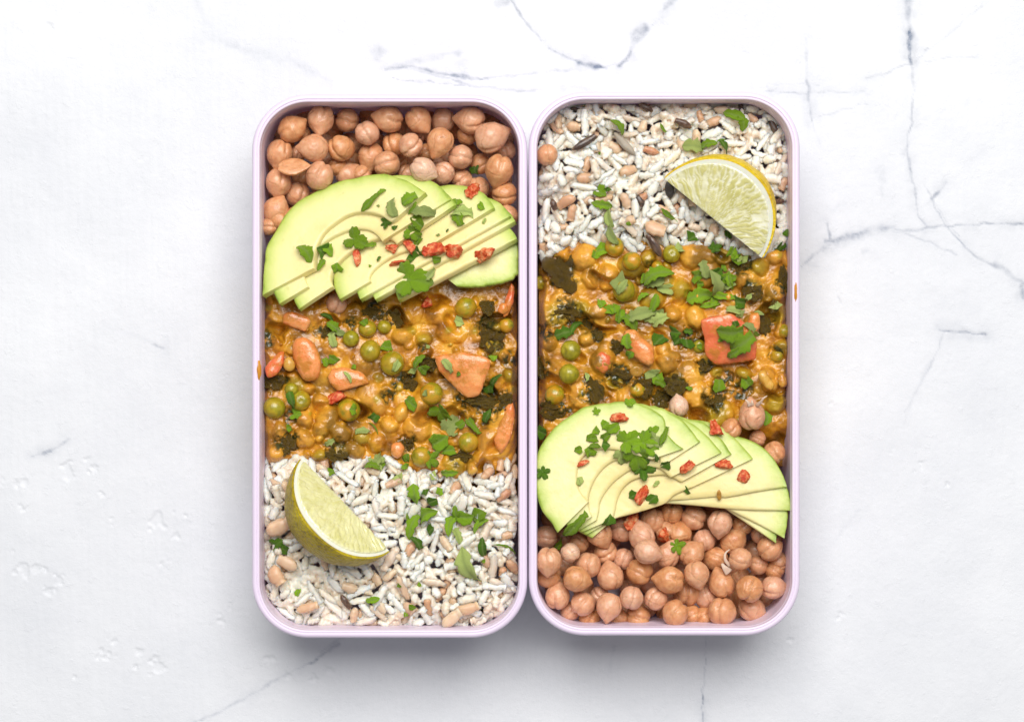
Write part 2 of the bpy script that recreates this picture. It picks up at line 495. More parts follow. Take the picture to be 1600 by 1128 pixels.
# ------------------------------------------------------------------ the table
VEINS = [  # points in photo pixels, width, strength
    ([(604, 108), (640, 104), (680, 113), (720, 120), (762, 123)], 2.6, .62), ([(606, 108), (650, 95), (715, 84)], 4.5, .26), ([(640, 107), (690, 120), (735, 133), (790, 140), (850, 143)], 2.6, .38),
    ([(760, 122), (800, 118), (850, 112), (900, 109), (945, 106)], 2.8, .34), ([(797, -4), (815, 25), (838, 55), (846, 63)], 2.4, .55), ([(858, 75), (880, 88), (905, 97)], 1.9, .55),
    ([(905, 97), (925, 104), (948, 106)], 3.4, .85), ([(912, 104), (935, 106)], 4.5, .35), ([(968, 103), (978, 97), (985, 80)], 4.0, 1.0), ([(985, 80), (995, 62), (1006, 46)], 6.5, .55), ([(1018, 42), (1032, 28)], 1.8, .55),
    ([(1040, 12), (1060, -8)], 4.0, .5), ([(612, 122), (660, 128), (740, 135)], 1.2, .4), ([(948, 105), (970, 101)], 1.3, .4), ([(870, 140), (900, 136), (930, 142)], 7, .20), ([(868, 150), (880, 155)], 4, .25),
    ([(585, 78), (596, 84), (590, 92)], 7, .30), ([(780, 4), (792, 3)], 5, .45), ([(715, 105), (728, 98), (730, 112)], 7, .14), ([(305, 0), (325, 40), (350, 55)], 5, .10), ([(320, 55), (370, 72), (420, 88), (460, 98), (520, 132)], 6, .15), ([(330, 62), (400, 82)], 3, .12),
    ([(1420, -6), (1421, 40), (1422, 70)], 4.5, .50), ([(1421, 48), (1422, 75), (1423, 100)], 3.4, .95), ([(1423, 98), (1427, 140), (1425, 190), (1417, 222), (1424, 265), (1431, 310), (1438, 340), (1448, 355)], 1.9, .50),
    ([(1423, 100), (1450, 80), (1480, 55), (1535, 8)], 1.6, .22), ([(1445, 79), (1452, 76)], 3.5, .5), ([(1423, 100), (1390, 112), (1355, 124)], 1.6, .30), ([(1423, 100), (1470, 92), (1530, 90)], 1.3, .2), ([(1413, 240), (1420, 222)], 3, .2),
    ([(1446, 356), (1490, 352), (1540, 350), (1606, 348)], 2.0, .62), ([(1256, 412), (1280, 393), (1300, 379), (1330, 369), (1365, 360), (1395, 355)], 4.5, .50), ([(1275, 398), (1300, 380), (1330, 370)], 8, .26), ([(1292, 350), (1295, 362), (1299, 376)], 2.4, .8),
    ([(1290, 378), (1304, 376)], 3, .8), ([(1390, 360), (1412, 364), (1450, 378), (1495, 398)], 1.8, .30), ([(1395, 356), (1420, 362), (1448, 356)], 2.2, .35), ([(1304, 376), (1345, 362), (1390, 356)], 1.5, .6), ([(1254, 416), (1266, 406)], 1.6, .6), ([(1300, 330), (1320, 318)], 5, .10),
    ([(1456, 311), (1466, 300), (1480, 286)], 2.0, .55), ([(1457, 312), (1470, 340), (1490, 365), (1515, 392), (1545, 412), (1565, 420)], 1.7, .52), ([(1463, 318), (1478, 345), (1500, 370)], 1.2, .3), ([(1555, 414), (1570, 422), (1588, 436), (1604, 446)], 3.6, .48), ([(1598, 446), (1600, 470)], 3.5, .8),
    ([(1443, 288), (1457, 311)], 1.6, .25), ([(1430, 330), (1456, 314)], 3, .14), ([(1260, 60), (1262, 110), (1264, 140)], 2.5, .22), ([(1263, 128), (1265, 155), (1269, 190)], 2.5, .60), ([(1269, 186), (1282, 232)], 1.7, .22), ([(1262, 185), (1310, 174), (1356, 162)], 1.2, .25),
    ([(1190, 142), (1250, 145), (1352, 143)], 1.1, .45), ([(1175, 138), (1240, 130), (1280, 133)], 1.3, .16), ([(1468, 517), (1500, 519), (1542, 523)], 2.6, .78), ([(1476, 520), (1460, 560), (1430, 615), (1415, 645)], 2.4, .28), ([(1372, 268), (1380, 262), (1377, 280)], 5, .22), ([(1377, 285), (1378, 305)], 4, .14),
    ([(1262, 412), (1300, 420)], 1.2, .22), ([(1310, 465), (1316, 471)], 2.0, .3), ([(1350, 394), (1356, 392)], 3, .28), ([(1260, 532), (1330, 528), (1380, 534)], 1.0, .12), ([(1440, 455), (1520, 480)], 12, .05),
    ([(295, 1130), (340, 1114), (400, 1080), (440, 1056), (480, 1036), (530, 1004)], 2.4, .34), ([(484, 1034), (494, 1029)], 3.2, .8), ([(500, 1018), (540, 992)], 2, .22), ([(1099, 1130), (1098, 1098), (1099, 1085)], 1.3, .62), ([(1099, 1085), (1102, 1030), (1104, 995)], 1.1, .32),
    ([(50, 714), (70, 706), (105, 689)], 1.8, .32), ([(66, 708), (78, 704)], 2.5, .6), ([(100, 690), (107, 686)], 2.3, .6), ([(238, 538), (256, 545)], 2.2, .4), ([(160, 505), (240, 538)], 4, .08),
    ([(1412, 662), (1436, 600), (1452, 566)], 2.6, .13), ([(1298, 852), (1344, 795)], 3.0, .10), ([(958, 1010), (952, 1050)], 3, .12), ([(360, 400), (385, 420)], 12, .05), ([(1510, 160), (1530, 155)], 8, .05), ([(1540, 230), (1520, 250)], 4, .12),
]
DENTS = [(20, 755, 16), (37, 794, 8), (105, 735, 12), (145, 732, 8), (135, 720, 7), (160, 772, 6), (173, 808, 9), (252, 812, 19), (290, 806, 3), (260, 880, 8), (275, 838, 6), (12, 858, 7), (35, 893, 12), (60, 888, 10), (75, 925, 9),
         (90, 905, 8), (180, 1000, 9), (155, 1021, 7), (170, 1022, 9), (218, 1018, 8), (245, 1040, 13), (212, 1040, 6), (117, 1057, 5), (225, 1087, 3), (345, 965, 8), (360, 947, 5), (425, 1030, 11), (445, 1053, 7), (515, 1045, 14), (495, 1060, 9),
         (75, 36, 9), (1440, 730, 8), (1312, 960, 6), (1245, 730, 8), (1480, 760, 6), (1300, 630, 5), (1395, 705, 5), (222, 250, 4), (20, 92, 3), (1235, 1000, 7), (930, 1030, 6), (545, 905, 5)]


def build_table():
    st = 2.3
    xs = np.arange(-40, 1641, st); ys = np.arange(-30, 1160, st)
    X, Y = np.meshgrid(xs, ys, indexing='ij')
    wx = X + 3.0 * fbm(X / 14, Y / 14, 0, 3, 3); wy = Y + 3.0 * fbm(X / 14, Y / 14, 5, 9, 3)
    vein = np.zeros_like(X)
    for pts, w, a in VEINS:
        p = resample(pts, max(3, int(sum(math.dist(pts[i], pts[i + 1]) for i in range(len(pts) - 1)) / 12)))
        x0, x1, y0, y1 = p[:, 0].min() - 30, p[:, 0].max() + 30, p[:, 1].min() - 30, p[:, 1].max() + 30
        i0, i1 = np.searchsorted(xs, [x0, x1]); j0, j1 = np.searchsorted(ys, [y0, y1])
        if i1 <= i0 or j1 <= j0: continue
        sx, sy = wx[i0:i1, j0:j1], wy[i0:i1, j0:j1]
        d = np.full(sx.shape, 1e9)
        for k in range(len(p) - 1):
            ax, ay = p[k]; bx, by = p[k + 1]
            L2 = (bx - ax) ** 2 + (by - ay) ** 2 + 1e-9
            t = np.clip(((sx - ax) * (bx - ax) + (sy - ay) * (by - ay)) / L2, 0, 1)
            d = np.minimum(d, np.hypot(sx - ax - t * (bx - ax), sy - ay - t * (by - ay)))
        ww = (1.3 if w < 4 else 1.7) * w * (0.75 + 0.55 * fbm(sx / 25, sy / 25, 1, 5, 2))
        v = a * np.exp(-(d / np.maximum(ww, 1.0)) ** 2) * np.clip(0.85 + 0.6 * fbm(sx / 18, sy / 18, 2, 8, 3), 0.1, 1.3)
        v = np.maximum(v, 0.30 * a * np.exp(-(d / (2.5 * w + 6)) ** 2) * np.clip(0.5 + 1.1 * fbm(sx / 22, sy / 22, 4, 12, 3), 0, 1))
        vein[i0:i1, j0:j1] = np.maximum(vein[i0:i1, j0:j1], v)
    z = 0.00030 * fbm(X / 170, Y / 170, 0, 1, 3) + 0.00007 * fbm(X / 26, Y / 26, 0, 2, 4)
    z += 0.00004 * vnoise(X / 5, Y / 60, 0, 4)
    for x, y, r in DENTS:
        i0, i1 = np.searchsorted(xs, [x - 3 * r, x + 3 * r]); j0, j1 = np.searchsorted(ys, [y - 3 * r, y + 3 * r])
        sx, sy = X[i0:i1, j0:j1], Y[i0:i1, j0:j1]
        d = np.hypot(sx - x, sy - y) / r + 1.5 * fbm(sx / (r * .7 + 2), sy / (r * .7 + 2), x, 6, 4)
        z[i0:i1, j0:j1] += -0.00034 * (1 - sstep(0.35, 0.75, d)) + 0.00006 * np.exp(-((d - 0.85) / 0.16) ** 2)
    z -= 0.00018 * vein
    k = HC / (HC - ZR) * S
    V = np.stack([(X - 800) * k, (564 - Y) * k, z - 0.0006], -1).reshape(-1, 3)
    F = grid_faces(len(xs), len(ys))[:, ::-1]
    # the board goes on beyond the picture: a coarse skirt round the fine sheet, then down over a 25 mm thick edge
    n = len(V); nx, ny = len(xs), len(ys)
    ring = [i * ny for i in range(nx)] + [(nx - 1) * ny + j for j in range(1, ny)] + [i * ny + ny - 1 for i in range(nx - 2, -1, -1)] + [j for j in range(ny - 2, 0, -1)]
    R = V[ring]
    out = R.copy(); out[:, 0] *= 1.9; out[:, 1] *= 1.9; out[:, 2] = -0.0006
    low = out.copy(); low[:, 2] = -0.025
    m = len(ring); a = np.array(ring); idx = np.arange(m); nxt = (idx + 1) % m
    F2 = np.stack([a, n + idx, n + nxt, a[nxt]], 1); F3 = np.stack([n + idx, n + m + idx, n + m + nxt, n + nxt], 1)
    V = np.vstack([V, out, low]); F = np.vstack([F, F2[:, ::-1], F3[:, ::-1]])
    F = F[:, ::-1]
    me = mesh('table_surface', V, F, MT['table'], True, {'vein': np.r_[vein.ravel(), np.zeros(2 * m)]})
    # make faces look up
    if me.polygons[0].normal.z < 0: me.flip_normals()
    tag(link('table_surface', me), 'white painted plaster board with blue grey veins and chipped dents', kind='structure')


build_table()

# ------------------------------------------------------------------ the two boxes
BOX = {'L': (393, 147, 824, 997, 88), 'R': (826, 143, 1250.5, 993.5, 88)}
FLOOR = 0.005


def rr(box, o, z, n=14):
    """Ring of a rounded rectangle set in by o metres at height z."""
    x0, y0, x1, y1, r = BOX[box]
    cx, cy = ((x0 + x1) / 2 - 800) * S, (564 - (y0 + y1) / 2) * S
    hx, hy = (x1 - x0) / 2 * S - o, (y1 - y0) / 2 * S - o
    r = max(r * S - o, 0.002)
    pts = []
    for k, (sx, sy) in enumerate(((1, 1), (-1, 1), (-1, -1), (1, -1))):
        for t in np.linspace(0, pi / 2, n):
            a = k * pi / 2 + t
            pts.append((cx + sx * (hx - r) + r * math.cos(a), cy + sy * (hy - r) + r * math.sin(a), z))
    return pts


def loft(rings, cap0=False, cap1=False, loop=False):
    n = len(rings[0]); V = [p for r in rings for p in r]; F = []
    R = len(rings)
    for i in range(R if loop else R - 1):
        a, b = i * n, ((i + 1) % R) * n
        for k in range(n): F.append((a + k, a + (k + 1) % n, b + (k + 1) % n, b + k))
    if cap0: F.append(tuple(reversed(range(n))))
    if cap1: F.append(tuple(range((R - 1) * n, R * n)))
    return V, F


def build_box(box, label):
    root = link('lunch_box', None)
    x0, y0, x1, y1, r = BOX[box]
    root.location = (((x0 + x1) / 2 - 800) * S, (564 - (y0 + y1) / 2) * S, 0)
    off = -np.array(root.location)
    mm = 0.001
    body = [(7.5, 0.5), (5.5, 0.6), (4.2, 1.6), (3.2, 4), (1.5, 34), (1.3, 39.6), (2.9, 39.6), (3.0, 38.5), (3.25, 11), (4.0, 8), (5.6, 6), (8.0, 5.0)]
    V, F = loft([rr(box, o * mm, z * mm) for o, z in body], True, True)
    b = link('body', mesh('lunch_box_body', np.array(V) + off, F, MT['lilac']), root)
    prof = [(0.35, 36.6), (0.06, 37.2), (0.0, 39.8), (0.10, 40.8), (0.5, 41.55), (1.1, 41.9), (1.75, 42.0), (2.15, 41.97), (2.30, 41.9), (2.40, 41.68), (2.48, 41.62), (2.56, 41.68), (2.64, 41.82), (2.85, 41.86),
            (3.35, 41.78), (3.55, 41.55), (3.66, 41.1), (3.78, 39.0), (3.6, 37.0), (1.9, 36.4)]
    V, F = loft([rr(box, o * mm, z * mm, 20) for o, z in [(o_ * 0.77, z_) for o_, z_ in prof]], loop=True)
    link('rim', mesh('lunch_box_rim', np.array(V) + off, F, MT['lilac']), root)
    tag(root, label, 'lunch box', 'lilac lunch boxes side by side')


build_box('L', 'lilac plastic lunch box with chickpeas in its upper end and lime on rice below')
build_box('R', 'lilac plastic lunch box with rice and lemon in its upper end, chickpeas below')


def smear(px, py, w, h, box, label):
    o = rnd.random() * 9
    n, mseg = 5, 18
    V, F = [], []
    for i in range(n + 1):
        for j in range(mseg):
            a = 2 * pi * j / mseg; q = i / n
            rr_ = q * (1 + 0.35 * float(vnoise(math.cos(a) * 2 + o, math.sin(a) * 2, o)))
            p = P(px + w * rr_ * math.cos(a), py + h * rr_ * math.sin(a), ZR)
            e = ((1 - q ** 2) ** 0.5 if q < 1 else 0)
            V.append((p[0], p[1], ZR - 0.0004 + 0.0011 * e))
    for i in range(n):
        for j in range(mseg): F.append((i * mseg + j, i * mseg + (j + 1) % mseg, (i + 1) * mseg + (j + 1) % mseg, (i + 1) * mseg + j)[::-1])
    F.append(tuple(range(n * mseg, (n + 1) * mseg)))
    tag(link('curry_smear', mesh('curry_smear', V, F, MT['smear'])), label, 'sauce smear')


smear(404.5, 577, 3.2, 15, 'L', 'orange curry smear on the rim of the left box beside the carrot sliver')
smear(1243.5, 456, 2.4, 15, 'R', 'orange curry smear on the outer rim of the right box')


def inside(px, py, box, margin):
    """Signed distance (px) inside the food space of a box: positive inside."""
    x0, y0, x1, y1, r = BOX[box]
    cx, cy, hx, hy = (x0 + x1) / 2, (y0 + y1) / 2, (x1 - x0) / 2 - margin, (y1 - y0) / 2 - margin
    rad = max(r - margin, 10)
    qx, qy = np.abs(px - cx) - hx + rad, np.abs(py - cy) - hy + rad
    return -(np.hypot(np.maximum(qx, 0), np.maximum(qy, 0)) + np.minimum(np.maximum(qx, qy), 0) - rad)


# ------------------------------------------------------------------ curry (one height field of sauce in each box)
def c2(x, y, r=0): return (390 + x / 3.525, 420 + y / 3.525, r / 3.525)
def c5(x, y, r=0): return (820 + x / 3.525, 360 + y / 3.525, r / 3.525)
def c1(x, y, r=0): return (390 + x / 3.636, 130 + y / 3.636, r / 3.636)
def c3(x, y, r=0): return (390 + x / 3.636, 700 + y / 3.636, r / 3.636)
def c4(x, y, r=0): return (820 + x / 3.636, 130 + y / 3.636, r / 3.636)
def c6(x, y, r=0): return (820 + x / 2.82, 600 + y / 2.82, r / 2.82)


# sauce-coated beans and lumps: crop x, y, radius, height mm, colour (p peach, o olive, n none)
LUMPS = {'L': [c2(x, y, r) + (h, c) for x, y, r, h, c in [
    (840, 370, 62, 3.0, 'p'), (960, 380, 50, 2.5, 'o'), (395, 740, 52, 3.2, 'p'), (300, 830, 60, 3, 'p'), (430, 830, 75, 3.6, 'p'), (500, 900, 70, 3.2, 'p'), (390, 890, 48, 3, 'p'), (300, 930, 65, 3, 'p'),
    (570, 1000, 60, 2.6, 'p'), (715, 750, 58, 3, 'p'), (830, 790, 52, 3.4, 'p'), (770, 860, 58, 3.2, 'p'), (920, 870, 85, 3.0, 'p'), (940, 760, 55, 2.4, 'p'), (815, 995, 42, 3.4, 'p'), (700, 960, 60, 2, 'n'), (660, 690, 80, 2.6, 'p'),
    (600, 520, 90, 1.8, 'n'), (1050, 240, 80, 1.6, 'n'), (1120, 330, 90, 1.6, 'n'), (900, 230, 70, 1.2, 'n'), (1340, 430, 60, 2.6, 'o'), (1400, 480, 40, 3, 'p'), (1430, 590, 45, 3, 'o'), (1400, 800, 110, 3.2, 'p'), (1350, 950, 110, 3.2, 'p'),
    (1290, 1040, 70, 2.5, 'n'), (1100, 870, 60, 1.8, 'n'), (170, 900, 55, 2.4, 'p'), (140, 1020, 65, 2.6, 'p'), (250, 640, 60, 1.6, 'o'), (180, 400, 60, 1.2, 'n'), (560, 260, 60, 1.5, 'n'), (1230, 1100, 40, 3, 'p'), (1130, 1090, 60, 2, 'o'), (385, 1030, 48, 2.6, 'o'),
    (620, 925, 48, 2.4, 'o'), (1340, 330, 50, 2.4, 'o'), (1000, 570, 50, 2, 'p'), (1440, 690, 50, 2.6, 'p'), (500, 1010, 50, 2.2, 'o')]],
    'R': [c5(x, y, r) + (h, c) for x, y, r, h, c in [
    (585, 200, 76, 3.6, 'o'), (860, 325, 62, 3.4, 'o'), (820, 457, 52, 3.2, 'p'), (1290, 195, 56, 3.2, 'o'), (1385, 955, 66, 3.2, 'o'), (1390, 460, 60, 2.8, 'o'), (680, 150, 50, 2.6, 'o'), (930, 130, 90, 3.6, 'p'), (330, 150, 85, 3.2, 'p'), (370, 260, 60, 2.6, 'p'),
    (460, 260, 70, 2.8, 'p'), (940, 480, 70, 3.0, 'p'), (770, 280, 65, 2.4, 'o'), (700, 380, 70, 2.2, 'o'), (430, 720, 75, 3.4, 'p'), (630, 640, 110, 1.5, 'p'), (790, 720, 70, 3.2, 'p'), (900, 800, 95, 2.8, 'p'), (940, 900, 80, 2.6, 'p'), (1220, 270, 70, 3.2, 'p'), (1260, 330, 60, 2.6, 'o'),
    (1340, 800, 50, 3.4, 'p'), (1350, 850, 50, 3.0, 'p'), (1415, 825, 42, 3.2, 'p'), (1205, 785, 46, 2.6, 'o'), (1060, 1010, 90, 2.4, 'o'), (220, 390, 85, 2.0, 'p'), (300, 430, 60, 2, 'o'), (180, 460, 70, 1.8, 'o'), (140, 620, 50, 2.6, 'p'), (90, 700, 50, 2, 'p'), (340, 600, 40, 2.4, 'p'),
    (330, 890, 100, 2.0, 'p'), (500, 830, 60, 2.4, 'o'), (560, 920, 60, 1.8, 'p'), (660, 880, 60, 2.4, 'o'), (830, 840, 60, 2.4, 'o'), (1000, 240, 80, 1.8, 'p'), (1380, 330, 60, 2.6, 'p'), (1420, 640, 50, 2.4, 'o'), (400, 440, 60, 2.2, 'p'), (560, 340, 60, 1.5, 'o'), (1250, 510, 40, 2.4, 'p'),
    (1100, 140, 60, 2.0, 'o'), (1370, 130, 60, 2.4, 'p'), (110, 470, 60, 1.6, 'p'), (960, 960, 60, 2.0, 'p')]]}
LEAFY = {'L': [c2(*t) for t in [(790, 280, 60), (140, 610, 90), (1310, 215, 60), (1290, 300, 70), (1330, 400, 90), (850, 620, 80), (1280, 740, 130), (200, 950, 80), (470, 1020, 90), (870, 960, 60), (690, 240, 80), (1400, 730, 70), (990, 540, 60), (430, 340, 70), (560, 300, 60), (1180, 720, 60), (1150, 1030, 70), (100, 380, 60), (760, 700, 50), (230, 820, 50), (1430, 500, 50), (950, 430, 40)]],
         'R': [c5(*t) for t in [(210, 240, 110), (1200, 190, 80), (1250, 340, 80), (1420, 300, 60), (400, 580, 50), (500, 640, 40), (520, 800, 80), (650, 860, 80), (820, 850, 80), (1050, 930, 80), (380, 880, 90), (230, 450, 100), (1000, 750, 60), (90, 760, 70), (750, 920, 70), (340, 520, 60), (1320, 520, 70), (180, 960, 90), (560, 470, 50), (1100, 820, 60), (900, 590, 70), (1390, 680, 60), (700, 190, 40), (120, 560, 60), (1180, 880, 80)]]}
CURRY = {}


def rice_edge(box, x):
    if box == 'L':
        y = np.interp(x, [405, 440, 500, 560, 620, 680, 715, 745, 775, 810], [716, 720, 722, 722, 730, 738, 752, 752, 736, 712])
        return y + 6 * fbm(np.asarray(x) / 14, 3.3, 0, 5, 3)
    y = np.interp(x, [835, 850, 870, 900, 950, 1000, 1040, 1100, 1150, 1200, 1240], [425, 412, 388, 374, 372, 378, 373, 383, 388, 393, 385])
    return y + 6 * fbm(np.asarray(x) / 14, 7.7, 0, 6, 3)


def build_curry(box, label):
    st = 1.25
    if box == 'L': x0, x1, y0, y1 = 402, 816, 432, 775
    else: x0, x1, y0, y1 = 832, 1244, 350, 730
    xs, ys = np.arange(x0, x1, st), np.arange(y0, y1, st)
    X, Y = np.meshgrid(xs, ys, indexing='ij')
    sd = 11 if box == 'L' else 57
    wx, wy = X + 3 * fbm(X / 22, Y / 22, 0, sd, 2), Y + 4 * fbm(X / 22, Y / 22, 4, sd, 2)
    z = 30.0 + 1.7 * fbm(X / 62, Y / 62, 0, sd, 2)
    peach = np.zeros_like(X); olive = np.zeros_like(X); leafy = np.zeros_like(X)
    lum = list(LUMPS[box])
    r2 = random.Random(sd)
    for k in range(110):
        lum.append((r2.uniform(x0, x1), r2.uniform(y0, y1), r2.choice([4, 5, 6, 7, 9, 12]), r2.uniform(0.8, 2.2), r2.choice('nnppo')))
    for lx, ly, r, h, c in lum:
        i0, i1 = np.searchsorted(xs, [lx - 2.2 * r, lx + 2.2 * r]); j0, j1 = np.searchsorted(ys, [ly - 2.2 * r, ly + 2.2 * r])
        if i1 <= i0 or j1 <= j0: continue
        sx, sy, zz = wx[i0:i1, j0:j1], wy[i0:i1, j0:j1], z[i0:i1, j0:j1]
        a = r2.uniform(0, pi); e = r2.uniform(0.8, 1.0)
        dx, dy = (sx - lx) * math.cos(a) + (sy - ly) * math.sin(a), (-(sx - lx) * math.sin(a) + (sy - ly) * math.cos(a)) / e
        d2 = (dx * dx + dy * dy) / (r * r)
        base = 30.3 + 0.6 * (zz.mean() - 30.3)
        dome = base + h * np.sqrt(np.maximum(1 - d2, 0)) * 1.25 - 6 * np.maximum(d2 - 1, 0) - 0.5
        kk = 1.1
        m = np.maximum(kk - np.abs(zz - dome), 0) / kk
        z[i0:i1, j0:j1] = np.maximum(zz, dome) + m * m * kk * 0.25
        f = np.exp(-(d2 / 0.9) ** 2)
        if c == 'p': peach[i0:i1, j0:j1] = np.maximum(peach[i0:i1, j0:j1], 0.75 * f)
        if c == 'o': olive[i0:i1, j0:j1] = np.maximum(olive[i0:i1, j0:j1], 0.85 * f)
    for lx, ly, r in LEAFY[box]:
        d = np.hypot(wx - lx, wy - ly) / r + 0.5 * fbm(X / 9, Y / 9, lx, sd, 3)
        f = 1 - sstep(0.5, 1.05, d)
        leafy = np.maximum(leafy, f)
        z -= 1.3 * f * (0.5 + 0.7 * np.abs(fbm(X / 9, Y / 9, lx, sd + 3, 2)))
    z += 0.42 * fbm(X / 13, Y / 13, 0, sd + 5, 2) + 0.10 * fbm(X / 3.5, Y / 3.5, 0, sd + 7, 2)
    z -= 7.0 * sstep(0.22, 0.85, fbm((0.8 * X + 0.6 * Y + 12 * vnoise(X / 38, Y / 38, 2, sd)) / 42, (0.8 * Y - 0.6 * X + 12 * vnoise(X / 38, Y / 38, 6, sd)) / 30, 0, sd + 9, 2))            # hollows between the lumps
    edge = inside(X, Y, box, 14)
    z -= 7.0 * (1 - sstep(0, 12 + 10 * vnoise(X / 30, Y / 30, 0, sd), edge))
    b = rice_edge(box, X)
    over = (Y - b) if box == 'L' else (b - Y)
    z -= 6.0 * sstep(-9, 16, over)
    if box == 'R': z -= 5.5 * sstep(0, 60, (Y - 655)) * sstep(1130, 1180, X) + 4 * sstep(660, 720, Y)
    else: z -= 2.0 * (1 - sstep(445, 492, Y))
    z = np.maximum(z, 15)
    CURRY[box] = (xs, ys, z)
    k = (HC - z / 1000) / (HC - ZR) * S
    V = np.stack([(X - 800) * k, (564 - Y) * k, z / 1000], -1)
    keep = inside(X, Y, box, 15.5) > 0
    nx, ny = X.shape
    idx = np.arange(nx * ny).reshape(nx, ny)
    F = grid_faces(nx, ny)[:, ::-1]
    F = F[keep.ravel()[F].all(1)]
    # sides and bottom: the sheet's rim goes down to the box floor
    e = np.vstack([F[:, [0, 1]], F[:, [1, 2]], F[:, [2, 3]], F[:, [3, 0]]])
    key = np.sort(e, 1); ku = key[:, 0].astype(np.int64) * nx * ny + key[:, 1]
    u, inv, cnt = np.unique(ku, return_inverse=True, return_counts=True)
    be = e[cnt[inv] == 1]
    V = V.reshape(-1, 3)
    low = V.copy(); low[:, 2] = FLOOR + 0.0003
    n = len(V)
    side = np.stack([be[:, 1], be[:, 0], be[:, 0] + n, be[:, 1] + n], 1)
    F = np.vstack([F, side])
    V = np.vstack([V, low])
    used = np.unique(F); mp = np.full(len(V), -1); mp[used] = np.arange(len(used))
    A = {nm: np.r_[a.ravel(), a.ravel()][used] for nm, a in (('peach', peach), ('olive', olive), ('leafy', leafy))}
    me = mesh('curry', V[used], mp[F], MT['curry'], True, A)
    if me.polygons[0].normal.z < 0: me.flip_normals()
    tag(link('curry', me), label, 'curry')


build_curry('L', 'thick orange vegetable curry between the avocado and the rice with lime')
build_curry('R', 'thick orange vegetable curry between the rice with lemon and the avocado')


def curry_z(box, px, py):
    xs, ys, z = CURRY[box]
    i = int(np.clip(np.searchsorted(xs, px), 1, len(xs) - 1)); j = int(np.clip(np.searchsorted(ys, py), 1, len(ys) - 1))
    return float(z[max(0, i - 3):i + 4, max(0, j - 3):j + 4].mean())


# ------------------------------------------------------------------ peas
def pea_mesh(seed):
    D, F = ico(4)
    x, y, z = D.T
    r = 1 + 0.05 * fbm(x * 1.3, y * 1.3, z * 1.3, seed, 2) + 0.012 * fbm(x * 5, y * 5, z * 5, seed, 2)
    r -= 0.16 * np.exp(-(((x - 0.2) ** 2 + (y - 0.35) ** 2) / 0.06)) * (z > 0) * (seed % 2)
    r -= 0.03 * np.exp(-((y + 0.1 * x) / 0.05) ** 2) * (z > -0.2)
    return mesh('pea', D * r[:, None], F, MT['pea'])


PEAM = [pea_mesh(s) for s in range(5)]
PEAS = {'L': [c2(*t) for t in [(1190, 214, 64), (650, 330, 54), (742, 322, 42), (558, 385, 48), (665, 452, 63), (785, 520, 72), (137, 765, 66), (280, 725, 60), (545, 778, 69), (1003, 687, 66), (1205, 955, 60), (945, 1035, 60), (1415, 312, 44), (230, 665, 40)]],
        'R': [c5(*t) for t in [(545, 330, 66), (495, 92, 58), (808, 130, 52), (252, 662, 60), (243, 790, 60), (165, 907, 60), (85, 290, 42), (1392, 690, 44), (1425, 555, 42), (730, 200, 36), (620, 880, 44), (960, 640, 40), (590, 170, 55)]]}
for box in 'LR':
    for i, (x, y, r) in enumerate(PEAS[box]):
        z = curry_z(box, x, y) + r * .21875 * 0.28
        o = link('pea', PEAM[rnd.randrange(5)])
        o.location = P(x, y, z / 1000); rr_ = r * S * 0.97
        o.scale = (rr_, rr_ * rnd.uniform(.94, 1), rr_ * .95)
        o.rotation_euler = (rnd.uniform(-.6, .6), rnd.uniform(-.6, .6), rnd.uniform(0, 6.28))
        tag(o, label_by(rnd.choice(['olive green cooked pea']), x, y, box), 'pea', 'peas in the curry')


